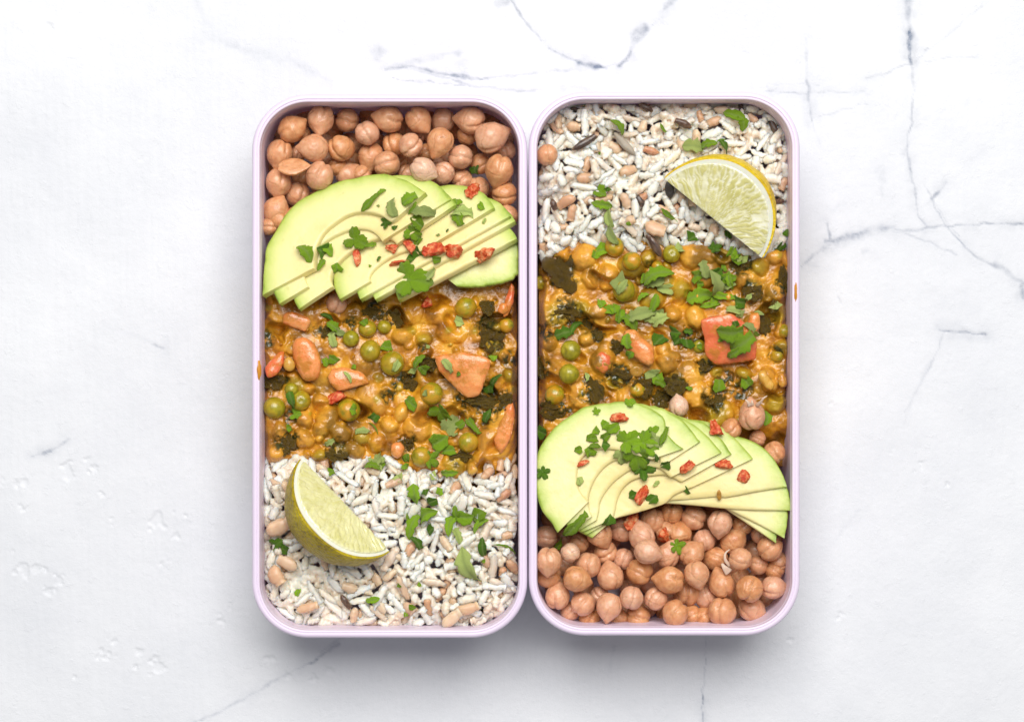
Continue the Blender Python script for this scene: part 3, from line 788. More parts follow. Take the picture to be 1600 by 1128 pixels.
# ------------------------------------------------------------------ vegetable pieces in the curry
def chunk(name, poly, ztop, grad, depth, bev, mat, label, cat, seed, taper=0.88, puff=1.6):
    """POLY in photo pixels is the top outline, at height ztop (mm) with slope grad (mm per pixel)."""
    cx, cy = np.mean(poly, 0)
    bm = bmesh.new()
    top = [bm.verts.new(P(x, y, (ztop + 0.7 + grad[0] * (x - cx) + grad[1] * (y - cy)) / 1000)) for x, y in poly]
    bot = [bm.verts.new(P(cx + (x - cx) * taper, cy + (y - cy) * taper, (ztop + 0.5 * (grad[0] * (x - cx) + grad[1] * (y - cy)) - depth) / 1000)) for x, y in poly]
    bm.faces.new(top); bm.faces.new(bot[::-1])
    n = len(poly)
    for i in range(n): bm.faces.new((top[(i + 1) % n], top[i], bot[i], bot[(i + 1) % n]))
    bmesh.ops.recalc_face_normals(bm, faces=bm.faces)
    bmesh.ops.bevel(bm, geom=list(bm.edges), offset=bev / 1000, segments=3, profile=0.6, affect='EDGES')
    bmesh.ops.triangulate(bm, faces=bm.faces)
    for k in range(3):
        long_ = [e for e in bm.edges if e.calc_length() > 0.0016]
        if long_: bmesh.ops.subdivide_edges(bm, edges=long_, cuts=1)
        bmesh.ops.triangulate(bm, faces=bm.faces)
    for k in range(2): bmesh.ops.smooth_vert(bm, verts=bm.verts, factor=0.35, use_axis_x=True, use_axis_y=True, use_axis_z=True)
    bm.normal_update()
    co = np.array([v.co[:] for v in bm.verts])
    zt = co[:, 2].max()
    edge = np.full(len(co), 1.0)
    W_ = np.array([P(x, y, ztop / 1000)[:2] for x, y in poly])
    for i in range(n):
        a_, b_ = W_[i], W_[(i + 1) % n]
        t_ = np.clip(((co[:, :2] - a_) @ (b_ - a_)) / ((b_ - a_) @ (b_ - a_)), 0, 1)
        edge = np.minimum(edge, np.linalg.norm(co[:, :2] - a_ - t_[:, None] * (b_ - a_), axis=1))
    puff_ = puff * 0.001 * np.sqrt(np.clip(edge / 0.006, 0, 1)) - 0.0006
    for v, q in zip(bm.verts, puff_):
        if v.normal.z > 0.3: v.co.z += float(q)
    bm.normal_update()
    co = np.array([v.co[:] for v in bm.verts])
    d = 0.00045 * fbm(co[:, 0] * 260, co[:, 1] * 260, co[:, 2] * 260, seed, 3) + 0.00012 * fbm(co[:, 0] * 1100, co[:, 1] * 1100, co[:, 2] * 1100, seed, 2)
    for v, q in zip(bm.verts, d): v.co += v.normal * float(q)
    me = bpy.data.meshes.new(name); bm.to_mesh(me); bm.free()
    me.polygons.foreach_set('use_smooth', np.ones(len(me.polygons), bool))
    me.materials.append(mat)
    return tag(link(name, me), label, cat)


def pl(f, *pts): return [f(*p)[:2] for p in pts]


chunk('carrot_piece', pl(c2, (240, 385), (300, 370), (365, 410), (395, 480), (400, 570), (370, 625), (300, 630), (255, 560), (225, 450)), 35.0, (0.02, -0.02), 7, 2.2, MT['carrot'], 'tall rounded peach coloured carrot piece standing near the left wall of the left box', 'carrot', 1)
chunk('carrot_piece', pl(c2, (185, 240), (235, 230), (330, 265), (345, 290), (310, 350), (250, 335), (175, 300)), 33.0, (0.0, -0.03), 5, 1.2, MT['carrot'], 'orange carrot stub just under the avocado, left box', 'carrot', 2)
chunk('carrot_piece', pl(c2, (195, 450), (160, 460), (80, 540), (95, 605), (150, 590), (190, 520)), 33.2, (0.02, 0.03), 6, 1.0, MT['redcarrot'], 'red carrot sliver pressed against the left wall of the left box', 'carrot', 3)
chunk('carrot_piece', pl(c2, (450, 545), (520, 540), (640, 575), (665, 630), (560, 660), (480, 680), (425, 600)), 33.2, (0.0, 0.012), 5, 1.2, MT['carrot'], 'flat pale pink carrot slab in the middle of the left curry', 'carrot', 4)
chunk('carrot_piece', pl(c2, (1085, 470), (1180, 455), (1300, 480), (1335, 510), (1270, 700), (1200, 720), (1120, 650), (1040, 560), (1010, 480)), 35.2, (0.03, -0.035), 8, 1.1, MT['carrot'], 'big wedge shaped peach carrot piece by the right wall of the left box', 'carrot', 5)
chunk('pepper_strip', pl(c2, (1440, 70), (1462, 100), (1455, 180), (1425, 260), (1395, 270), (1400, 190), (1425, 120)), 33.0, (0, 0), 3, 0.8, MT['redcarrot'], 'narrow red pepper strip under the avocado at the right wall, left box', 'pepper strip', 6)
chunk('carrot_cube', pl(c2, (1385, 190), (1420, 190), (1425, 235), (1395, 252), (1365, 235)), 34.0, (0, 0), 4, 0.7, MT['carrot'], 'tiny orange carrot cube beside the red pepper strip, left box', 'carrot', 7)
chunk('carrot_piece', pl(c2, (1400, 760), (1455, 720), (1468, 800), (1440, 940), (1380, 1030), (1340, 950)), 33.5, (0.03, 0), 6, 1.4, MT['carrot'], 'long orange carrot piece lying along the right wall of the left box', 'carrot', 8)
chunk('carrot_piece', pl(c5, (968, 490), (1050, 468), (1135, 455), (1235, 520), (1285, 610), (1272, 712), (1160, 728), (1045, 742), (995, 690), (985, 600)), 35.8, (0.012, -0.05), 9, 0.9, MT['redcarrot'], 'big red carrot block with herbs on top, right box', 'carrot', 9)
chunk('carrot_piece', pl(c5, (560, 540), (620, 545), (655, 600), (720, 640), (715, 745), (680, 755), (600, 700), (540, 640), (530, 570)), 34.6, (0.01, -0.01), 6, 1.9, MT['carrot'], 'curved peach carrot piece in the middle of the right curry', 'carrot', 10)
chunk('carrot_piece', pl(c5, (385, 680), (430, 660), (480, 690), (470, 770), (430, 800), (380, 760)), 33.0, (0.0, 0.0), 5, 1.6, MT['redcarrot'], 'small reddish carrot lump left of the curved piece, right box', 'carrot', 11)
chunk('carrot_piece', pl(c5, (1240, 455), (1290, 450), (1300, 540), (1265, 570), (1225, 520)), 34.2, (0.0, 0.0), 4, 1.0, MT['carrot'], 'orange carrot splinter behind the big red block, right box', 'carrot', 12)
chunk('bean_piece', pl(c5, (1290, 775), (1330, 765), (1350, 810), (1380, 850), (1360, 890), (1325, 870), (1280, 810)), 34.2, (0, 0), 4, 1.1, MT['corn'], 'split yellow bean near the right wall above the sprouting chickpea', 'bean', 13)
chunk('bean_piece', pl(c5, (1395, 790), (1430, 780), (1448, 850), (1420, 875), (1395, 850)), 34.0, (0, 0), 4, 1.0, MT['corn'], 'small yellow bean touching the right wall of the right box', 'bean', 14)
chunk('bean_piece', pl(c2, (190, 490), (220, 475), (255, 510), (255, 555), (210, 575), (180, 545)), 35.0, (0, 0), 4, 1.3, MT['corn'], 'pale yellow bean leaning on the tall peach carrot, left box', 'bean', 15)
chunk('bean_piece', pl(c2, (1200, 1085), (1240, 1070), (1262, 1110), (1230, 1140), (1195, 1130)), 33.5, (0, 0), 4, 1.2, MT['corn'], 'pale yellow bean at the edge of the rice, left box', 'bean', 16)
chunk('bean_piece', pl(c2, (780, 960), (830, 945), (858, 985), (840, 1040), (795, 1045), (770, 1000)), 33.8, (0, 0), 4, 1.4, MT['carrot'], 'smooth orange bean near the lower edge of the left curry', 'bean', 17)


# ------------------------------------------------------------------ sheets: cooked spinach, herbs
def disc_sheet(name, seed, mat, crumple, thick, lobes=0, sub=(7, 22), jag=0.25, fold=0.0, f=1.8):
    """A torn leaf piece about 2 units across, with crumples of the given depth."""
    nr, ns = sub
    V = [(0, 0)]
    o = seed * 3.17
    for i in range(1, nr + 1):
        for j in range(ns):
            a = 2 * pi * j / ns
            R = 1 + jag * float(fbm(math.cos(a) * 2.2 + o, math.sin(a) * 2.2, o, seed, 3)) + (0.22 * math.cos(lobes * a) if lobes else 0)
            V.append((R * i / nr * math.cos(a), R * i / nr * math.sin(a)))
    V = np.array(V)
    z = crumple * fbm(V[:, 0] * f + o, V[:, 1] * f, o, seed, 4) + fold * np.abs(V[:, 1])
    V = np.c_[V, z]
    F = [(0, 1 + j, 1 + (j + 1) % ns) for j in range(ns)]
    for i in range(nr - 1):
        for j in range(ns):
            a, b = 1 + i * ns, 1 + (i + 1) * ns
            F.append((a + j, b + j, b + (j + 1) % ns, a + (j + 1) % ns))
    loop = [1 + (nr - 1) * ns + j for j in range(ns)]
    V, F = thicken(V, F, loop, thick)
    return mesh(name, V, F, mat)


SPIN = [disc_sheet('spinach_leaf', s, MT['spinach'], 0.7, 0.08, 0, (12, 36), 0.6, f=2.0) for s in range(5)]
SPINACH = {'L': [(790, 280, 55, 75, 20), (130, 615, 80, 55, 0), (1312, 218, 52, 42, 30), (1290, 300, 60, 55, 0), (1330, 395, 90, 75, 20), (850, 625, 70, 65, 0), (1290, 735, 110, 45, 10), (200, 955, 55, 70, 0), (475, 1025, 70, 40, 10), (870, 965, 45, 40, 0), (1405, 735, 40, 55, 40), (990, 530, 60, 50, 0), (680, 245, 80, 35, 0), (1160, 1035, 70, 38, 0), (430, 345, 35, 55, 20)],
           'R': [(215, 240, 125, 100, 20), (1195, 190, 75, 50, 10), (1255, 345, 70, 55, 0), (1425, 290, 28, 95, 0), (395, 580, 55, 35, 0), (505, 640, 40, 45, 0), (520, 800, 75, 50, 20), (650, 870, 70, 70, 0), (825, 845, 65, 65, 0), (1050, 935, 70, 45, 0), (385, 880, 95, 45, 55), (225, 455, 95, 50, 10), (985, 745, 45, 45, 0), (95, 760, 40, 70, 0), (750, 925, 60, 60, 0), (345, 510, 30, 80, 5), (1320, 520, 40, 75, -20), (1375, 420, 30, 45, 0), (150, 980, 80, 60, 0)]}
for box in 'LR':
    f = c2 if box == 'L' else c5
    for i, (x, y, w, h, a) in enumerate(SPINACH[box]):
        px, py, _ = f(x, y)
        o = link('spinach_leaf', SPIN[(i * 3 + (box == 'R')) % 5])
        o.location = P(px, py, (curry_z(box, px, py) + 0.9) / 1000)
        s1, s2 = w / 3.525 * S, h / 3.525 * S
        o.scale = (s1 * 0.84, s2 * 0.84, min(s1, s2) * 0.8)
        o.rotation_euler = (rnd.uniform(-.25, .25), rnd.uniform(-.25, .25), -math.radians(a) + rnd.choice((0, pi)))
        d = 'large crinkled sauce coated spinach leaf' if w * h > 9000 else ('narrow black green spinach shred' if min(w, h) < 36 else 'dark cooked spinach piece')
        tag(o, label_by(d, px, py, box), 'spinach', 'spinach in the curry')

# ------------------------------------------------------------------ chickpeas
def chickpea_mesh(seed, mat, flat=1.0):
    D, F = ico(5)
    r1 = random.Random(seed)
    x, y, z = D.T
    ang = np.arccos(np.clip(x, -1, 1))
    yy = y + 0.10 * vnoise(x * 2, z * 2, seed, seed)
    beak = r1.uniform(0.16, 0.27)
    r = 1 + beak * np.exp(-(ang / 0.42) ** 2) + 0.11 * np.exp(-(ang / 0.15) ** 2)
    g = sstep(0.55, -0.5, x)
    cle = r1.uniform(0.05, 0.12)
    r -= cle * np.exp(-(yy / 0.13) ** 2) * g
    r += 0.045 * np.exp(-((np.abs(yy) - 0.45) / 0.3) ** 2) * g
    r += 0.065 * fbm(x * 1.4, y * 1.4, z * 1.4, seed, 2) + 0.018 * fbm(x * 4, y * 4, z * 4, seed + 1, 3)
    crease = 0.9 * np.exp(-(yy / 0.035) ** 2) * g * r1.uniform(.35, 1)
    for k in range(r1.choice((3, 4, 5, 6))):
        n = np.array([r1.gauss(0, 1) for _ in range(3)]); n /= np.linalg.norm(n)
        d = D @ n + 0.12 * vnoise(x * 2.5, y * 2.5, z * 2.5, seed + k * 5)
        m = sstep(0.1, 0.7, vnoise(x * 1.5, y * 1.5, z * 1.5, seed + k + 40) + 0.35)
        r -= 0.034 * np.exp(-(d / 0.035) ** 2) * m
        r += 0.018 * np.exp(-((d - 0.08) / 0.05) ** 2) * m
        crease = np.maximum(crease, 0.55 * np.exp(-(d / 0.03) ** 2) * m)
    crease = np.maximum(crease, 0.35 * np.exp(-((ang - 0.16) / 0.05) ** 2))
    V = D * r[:, None] * np.array([1.0, 0.96, 0.94])
    if flat < 1:
        V[:, 2] = np.where(V[:, 2] > 0, V[:, 2] * 0.18 + 0.05 * np.hypot(V[:, 0], V[:, 1]), V[:, 2] * 0.75)
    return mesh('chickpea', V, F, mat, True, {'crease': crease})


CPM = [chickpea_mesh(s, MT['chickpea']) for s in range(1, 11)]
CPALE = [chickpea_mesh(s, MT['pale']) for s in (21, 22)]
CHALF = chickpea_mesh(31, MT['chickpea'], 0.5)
# x, y, radius (crop), beak direction in degrees on the photo (y down; None: pointing away below), layer
CP = {'L': [c1(x, y, r) + (b, l) for x, y, r, b, l in [
    (240, 262, 82, -32, 1), (405, 205, 82, 95, 1), (555, 213, 73, None, 0), (790, 205, 84, 192, 1), (958, 208, 77, 52, 1), (1100, 212, 70, 120, 0), (1258, 213, 84, 188, 1), (1370, 310, 94, -22, 2), (668, 286, 74, None, 1), (365, 370, 84, 182, 2), (520, 370, 80, None, 1), (170, 400, 80, 100, 1),
    (825, 350, 74, None, 0), (914, 355, 74, None, 2), (1083, 335, 82, 115, 2), (1200, 420, 75, None, 1), (690, 415, 78, 95, 0), (780, 460, 81, None, 1), (245, 475, 78, 'half', 2), (165, 565, 79, 95, 1), (398, 528, 86, None, 2), (272, 635, 76, None, 0), (150, 722, 78, -60, 1), (555, 520, 68, -40, 0),
    (985, 492, 76, 28, 3), (1098, 515, 70, None, 1), (905, 520, 62, None, 0), (1208, 548, 64, None, 0), (1312, 460, 62, None, 0), (1418, 490, 86, 105, 2), (1300, 600, 72, None, 0), (1447, 628, 76, None, 1), (500, 475, 58, None, 0), (1003, 400, 60, None, 0), (112, 815, 55, None, 0), (1455, 385, 62, None, 0), (1235, 300, 60, None, 0), (275, 400, 50, None, 0),
    (640, 520, 60, None, 0), (300, 290, 50, None, 0), (700, 610, 60, None, 0)]] + [c2(480, 190, 62) + (None, 1)],
    'R': [c6(x, y, r) + (b, l) for x, y, r, b, l in [
    (95, 672, 54, None, 0), (105, 778, 61, 95, 2), (105, 842, 59, None, 1), (200, 742, 46, None, 2), (240, 702, 48, None, 0), (330, 660, 60, 60, 1), (228, 858, 60, 15, 2), (280, 795, 60, None, 1), (355, 740, 56, None, 0), (377, 847, 62, -100, 1), (430, 640, 60, None, 0), (560, 602, 58, 110, 0), (648, 565, 52, None, 0), (745, 588, 60, None, 0), (860, 612, 58, 95, 1),
    (680, 660, 62, None, 0), (515, 668, 62, -110, 1), (540, 737, 60, 20, 3), (435, 770, 50, None, 0), (505, 825, 63, None, 1), (628, 755, 58, -70, 1), (735, 747, 58, -45, 1), (790, 688, 53, None, 0), (840, 768, 56, None, 0), (918, 692, 60, -50, 0), (950, 770, 54, None, 2), (1030, 797, 46, None, 0), (1080, 722, 62, None, 1), (638, 862, 66, 185, 2), (757, 837, 59, 75, 2),
    (868, 880, 62, -110, 1), (990, 900, 64, None, 2), (1095, 897, 55, 0, 1), (1100, 820, 46, None, 0), (145, 935, 58, -85, 1), (256, 966, 58, None, 1), (371, 978, 60, 100, 2), (470, 940, 56, None, 2), (578, 946, 54, None, 1), (662, 1008, 61, None, 2), (715, 915, 64, None, 0), (500, 1025, 59, None, 0), (285, 1030, 52, None, 0), (800, 938, 56, None, 0), (870, 1002, 66, None, 1), (1000, 990, 60, 30, 0), (735, 1015, 46, None, 0), (790, 1022, 46, None, 0), (415, 1030, 44, None, 0),
    (1000, 140, 64, -95, 3), (678, 97, 47, -100, 2), (910, 198, 50, None, 2), (1098, 302, 54, None, 2), (1025, 240, 40, None, 1), (620, 650, 50, None, 0), (960, 620, 50, None, 0), (330, 930, 45, None, 0), (200, 1000, 45, None, 0), (1040, 660, 48, None, 0), (1120, 780, 44, None, 0)]]}
LZ = [24.0, 29.0, 33.0, 36.5]
CHICK = []
for box, (fx0, fx1, fy0, fy1) in (('L', (418, 802, 172, 345)), ('R', (846, 1226, 770, 978))):      # low ones seen only through the gaps
    r2 = random.Random(5)
    for k in range(4000):
        x, y = r2.uniform(fx0, fx1), r2.uniform(fy0, fy1)
        if float(inside(np.array(x), np.array(y), box, 15)) < 16: continue
        d = min((math.hypot(x - q[0], y - q[1]) / (20 if q[4] == -1 else 15 if q[4] == 0 else 9) for q in CP[box]))
        if d > 1.3: CP[box].append((x, y, r2.uniform(17, 20), None, -1))


def in_words(n): return ORD[n] if n < len(ORD) else 'last'


def build_chickpeas(box):
    lst = CP[box]
    zs = {}
    for i in sorted(range(len(lst)), key=lambda i: lst[i][4]):
        x, y, r, b, l = lst[i]
        z = (LZ[l] if l >= 0 else 13.0) + (i * 37 % 10 - 5) * 0.09
        for j, zj in zs.items():
            xj, yj, rj, bj, lj = lst[j]
            d = math.hypot(x - xj, y - yj) * .21875; R = (r + rj) * .21875 * 0.93
            if lj < l and d < R: z = max(z, zj + math.sqrt(R * R - d * d))
        zs[i] = min(z, 40.0)
    main = [i for i in range(len(lst)) if (lst[i][1] < 330 if box == 'L' else lst[i][1] > 770)]
    rows = {}
    ys = sorted(lst[i][1] for i in main)
    nrow = 5 if box == 'L' else 6
    y0, y1 = ys[0] - 1, ys[-1] + 1
    for i in main: rows.setdefault(int((lst[i][1] - y0) / (y1 - y0) * nrow), []).append(i)
    rank = {}
    for rw, m in rows.items():
        for k, i in enumerate(sorted(m, key=lambda i: lst[i][0])): rank[i] = (rw, k)
    for i, (x, y, r, b, l) in enumerate(lst):
        r1 = random.Random(i * 7 + (box == 'R') * 1000)
        z = zs[i]
        if not (i in rank): z = max(z, 29.5)
        me = r1.choice(CPM)
        kind = 'tan chickpea'
        if b == 'half': me, kind = CHALF, 'halved orange chickpea'
        pale = (box == 'L' and l == 3) or (box == 'R' and (round(x), round(y)) in {(round(c6(678, 97)[0]), round(c6(678, 97)[1])), (round(c6(200, 742)[0]), round(c6(200, 742)[1]))})
        if pale: me, kind = CPALE[i % 2], 'pale creamy chickpea'
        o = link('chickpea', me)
        o.location = P(x, y, z / 1000)
        rr_ = r * S * (HC - z / 1000) / (HC - ZR)
        if b == 'half':
            o.scale = (rr_ * 1.05, rr_ * 0.72, rr_ * .8); o.rotation_euler = (math.radians(-28), 0, math.radians(3))
        else:
            o.scale = (rr_ * .97,) * 3
            if b is None:
                R = Euler((r1.uniform(-.5, .5), r1.uniform(1.0, 2.3), r1.uniform(0, 6.28)), 'XYZ')
                R = (Matrix.Rotation(r1.uniform(0, 6.28), 3, 'Z') @ Matrix.Rotation(r1.uniform(.7, 1.7), 3, 'Y') @ Matrix.Rotation(r1.uniform(0, 6.28), 3, 'X')).to_euler()
            else:
                R = (Matrix.Rotation(math.radians(-b), 3, 'Z') @ Matrix.Rotation(-r1.uniform(-.15, .35), 3, 'Y') @ Matrix.Rotation(r1.uniform(-1.2, 1.2), 3, 'X')).to_euler()
            o.rotation_euler = R
        if kind == 'tan chickpea':
            if l <= 0: kind = 'shaded low chickpea'
            elif b is not None: kind = 'chickpea with visible beak'
        if i in rank:
            rw, k = rank[i]
            lab = f'{kind}, {in_words(k)} from the left in {in_words(rw)} row down, {"left" if box == "L" else "right"} box'
        else: lab = label_by(kind, x, y, box)
        if (round(x), round(y)) == (round(c6(1000, 140)[0]), round(c6(1000, 140)[1])) and box == 'R':
            lab = 'chickpea with a curling sprout and loose skin on the curry by the right wall'
        tag(o, lab, 'chickpea', 'chickpeas in the %s lunch box' % ('left' if box == 'L' else 'right'))
        CHICK.append((o, x, y, r, z))


build_chickpeas('L'); build_chickpeas('R')


def tube(name, pts, rad, mat, parent, flatten=1.0, n=8):
    """A tapering tube through world points, as a child that keeps its place."""
    pts = resample(pts, 14)
    V, F = [], []
    m = len(pts)
    for i, p in enumerate(pts):
        t = pts[min(i + 1, m - 1)] - pts[max(i - 1, 0)]; t = t / np.linalg.norm(t)
        s = np.cross(t, [0, 0, 1.0]); s /= np.linalg.norm(s) + 1e-9
        u = np.cross(s, t)
        q = i / (m - 1)
        rr_ = rad * (1 - 0.75 * q) * (1 if i else 0.9)
        for k in range(n):
            a = 2 * pi * k / n
            V.append(p + s * rr_ * math.cos(a) + u * rr_ * flatten * math.sin(a))
    for i in range(m - 1):
        for k in range(n): F.append((i * n + k, i * n + (k + 1) % n, (i + 1) * n + (k + 1) % n, (i + 1) * n + k))
    F += [tuple(reversed(range(n))), tuple(range((m - 1) * n, m * n))]
    V = np.array(V)
    if parent:
        M = np.array((Matrix.LocRotScale(parent.location, parent.rotation_euler, parent.scale)).inverted())
        V = V @ M[:3, :3].T + M[:3, 3]
    return link(name, mesh(name, V, F, mat), parent)


def near_chick(px, py): return min(CHICK, key=lambda c: (c[1] - px) ** 2 + (c[2] - py) ** 2)


def W(f, x, y, z): return P(*f(x, y)[:2], z / 1000)


o, x, y, r, z = near_chick(*c6(1000, 140)[:2])
tube('sprout', [W(c6, 1022, 95, z + 4), W(c6, 1040, 78, z + 6), W(c6, 1052, 62, z + 7), W(c6, 1068, 52, z + 7)], 0.00069, MT['skin'], o, 0.5)
tube('skin_flap', [W(c6, 992, 96, z + 4), W(c6, 983, 80, z + 5), W(c6, 972, 68, z + 5)], 0.00083, MT['skin'], o, 0.4)
tube('skin_flap', [W(c6, 1000, 95, z + 4), W(c6, 1002, 82, z + 5), W(c6, 1000, 70, z + 5)], 0.00073, MT['skin'], o, 0.4)
o, x, y, r, z = near_chick(*c6(868, 880)[:2])
tube('skin_flap', [W(c6, 900, 830, z + 4), W(c6, 880, 808, z + 5), W(c6, 868, 790, z + 4.6)], 0.00165, MT['skin'], o, 0.22)
tube('skin_flap', [W(c6, 905, 800, z + 4.5), W(c6, 884, 775, z + 5.5), W(c6, 884, 745, z + 5.5), W(c6, 903, 728, z + 5)], 0.00078, MT['skin'], o, 0.4)

# ------------------------------------------------------------------ avocado slices
CAM = np.array([0, 0, HC])


def on_plane(px, py, ref, N):
    d = P(px, py, 0) - CAM
    t = ((ref - CAM) @ N) / (d @ N)
    return CAM + d * t


def slice_mesh(outer, inner, ref, N, thick, seed):
    """A slab whose upper face lies in the plane through REF with normal N, between two curves given in photo pixels."""
    nt, nw = 64, 12
    ti = np.r_[0, 0.01, 0.03, np.linspace(0.07, 0.93, nw - 6), 0.965, 0.988, 1.0]
    A = np.array([on_plane(x, y, ref, N) for x, y in resample(outer, nt)])
    B = np.array([on_plane(x, y, ref, N) for x, y in resample(inner, nt)])
    # a slightly wavy, knife-nicked skin edge
    s = np.linspace(0, 1, nt)
    A += ((B - A) / (np.linalg.norm(B - A, axis=1, keepdims=True) + 1e-6)) * (0.00035 * fbm(s * 22, seed, 0, seed, 3) + 0.0002)[:, None]
    k = len(ti)
    top = A[:, None] + (B - A)[:, None] * ti[None, :, None]
    q = np.minimum(ti, 1 - ti)
    rnd_edge = 0.0006 * (1 - np.clip(q / 0.05, 0, 1)) ** 2
    wob = 0.00022 * fbm(top[..., 0] * 130, top[..., 1] * 130, seed, seed, 3) + 0.00008 * fbm(top[..., 0] * 600, top[..., 1] * 600, seed, seed, 2)
    top = top + N * (wob - rnd_edge[None, :])[..., None]
    bot = top - N * thick
    grow = (A - B) / (np.linalg.norm(A - B, axis=1, keepdims=True) + 1e-6)
    bot[:, 0] -= grow * 0.0004
    ring = np.concatenate([top, bot[:, ::-1]], 1)          # closed section, nt x 2k
    V = ring.reshape(-1, 3)
    m = 2 * k
    F = []
    for i in range(nt - 1):
        for j in range(m): F.append((i * m + j, i * m + (j + 1) % m, (i + 1) * m + (j + 1) % m, (i + 1) * m + j))
    for i, rev in ((0, True), (nt - 1, False)):
        for j in range(k - 1):
            f = (i * m + j, i * m + j + 1, i * m + m - 2 - j, i * m + m - 1 - j)
            F.append(f[::-1] if rev else f)
    Ad = np.stack([np.interp(np.linspace(0, 1, 400), s, A[:, q_]) for q_ in range(3)], 1)
    dist = np.min(np.linalg.norm(top[:, :, None, :] - Ad[None, None], axis=3), axis=2) * 1000
    dm = np.concatenate([dist, dist[:, ::-1]], 1).reshape(-1)
    me = mesh('avocado_slice', V, F, MT['avocado'], True, {'depth_mm': dm})
    bm = bmesh.new(); bm.from_mesh(me)
    bmesh.ops.recalc_face_normals(bm, faces=bm.faces)
    for e in bm.edges:
        if len(e.link_faces) == 2 and e.calc_face_angle(0) > 0.9: e.smooth = False
    bm.to_mesh(me); bm.free()
    return me


def half_ring(L, R, bulge, cav, pw=0.85):
    L, R = np.array(L, float), np.array(R, float)
    d = R - L; nrm = np.array([d[1], -d[0]]) / np.linalg.norm(d)      # towards the bulge (up and left on the photo)
    th = np.linspace(0, pi, 60)
    outer = [tuple(L + d * (1 - math.cos(t)) / 2 + nrm * bulge * math.sin(t) ** pw) for t in th]
    if cav:
        u0, u1, dep = cav
        inner = [tuple(L + d * (u0 + (u1 - u0) * (1 - math.cos(t)) / 2) + nrm * dep * math.sin(t) ** 0.8) for t in th]
    else: inner = [tuple(L + d * (0.02 + 0.96 * (1 - math.cos(t)) / 2)) for t in th]
    return outer, inner


def tilt_normal(t, dx=-0.574, dy=-0.819):
    t = math.radians(t)
    return np.array([math.sin(t) * dx, -math.sin(t) * dy, math.cos(t)])


def cA(x, y): return (400 + x / 4.7, 260 + y / 4.7)
def cB(x, y): return (600 + x / 4.7, 260 + y / 4.7)
def cC(x, y): return (825 + x / 4.7, 615 + y / 4.7)
def cD(x, y): return (1030 + x / 4.7, 615 + y / 4.7)


NL = tilt_normal(24)
o0 = [cA(*p) for p in ((37, 950), (45, 780), (70, 600), (105, 520), (150, 440), (260, 290), (430, 180), (600, 110), (750, 70), (880, 52), (980, 58))] + [cB(130, 85), cB(240, 140), cB(310, 185)]
i0 = [cA(*p) for p in ((425, 745), (428, 660), (440, 600), (500, 485), (620, 385), (700, 345), (780, 332), (860, 340), (925, 362), (985, 400))] + [cB(85, 385)]
AVL = [(o0, i0, (543, 383), 43.0, NL, 'topmost curved avocado slice with a hollow, leaning on chickpeas, left box')]
LR = [((436, 475), (704, 311), 100, (0.17, 0.60, 46)), ((466, 483), (713, 319), 96, (0.22, 0.62, 30)), ((530, 468), (774, 323), 88, (0.20, 0.50, 16)), ((562, 468), (799, 337), 80, None), ((585, 469), (806, 345), 74, None), ((622, 469), (809, 372), 70, None)]
names = ['second avocado slice showing a second hollow rim, left box', 'third avocado slice under the two hollowed ones, left box', 'fourth avocado slice from the top of the left fan, under red chilli flakes',
         'fifth avocado slice in the left fan', 'thin sixth avocado slice in the left fan near the right wall', 'seventh avocado slice with a long free edge over the curry, left box']
zm, prev = 43.0, 626
for k, ((L, R, bl, cav), nm) in enumerate(zip(LR, names)):
    o_, i_ = half_ring(L, R, bl, cav)
    mid = ((L[0] + R[0]) / 2, (L[1] + R[1]) / 2)
    nn = 0.574 * mid[0] + 0.819 * mid[1]
    s = (nn - prev) * .21875; prev = nn
    zm -= max(0.35, (1.9 - s * math.sin(math.radians(24))) / math.cos(math.radians(24)))
    t = math.atan2(R[1] - L[1], R[0] - L[0])
    AVL.append((o_, i_, mid, zm, tilt_normal(24, math.sin(t), -math.cos(t)), nm))
AVL.append(([cB(*p) for p in ((985, 560), (988, 640), (988, 760), (980, 800), (930, 838), (870, 858), (800, 874), (720, 884), (640, 886), (540, 884))],
            [cB(*p) for p in ((900, 520), (850, 540), (790, 570), (730, 600), (660, 640), (600, 680), (540, 720), (480, 770), (470, 830))], (770, 420), 36.0, tilt_normal(9), 'lowest avocado slice lying flat at the right wall, left box'))
for k, (o_, i_, mid, z, N, lab) in enumerate(AVL):
    me = slice_mesh(o_, i_, P(*mid, z / 1000), N, 0.0025 if k else 0.0032, k + 1)
    tag(link('avocado_slice', me), lab, 'avocado slice', 'avocado slices fanned in the left box')

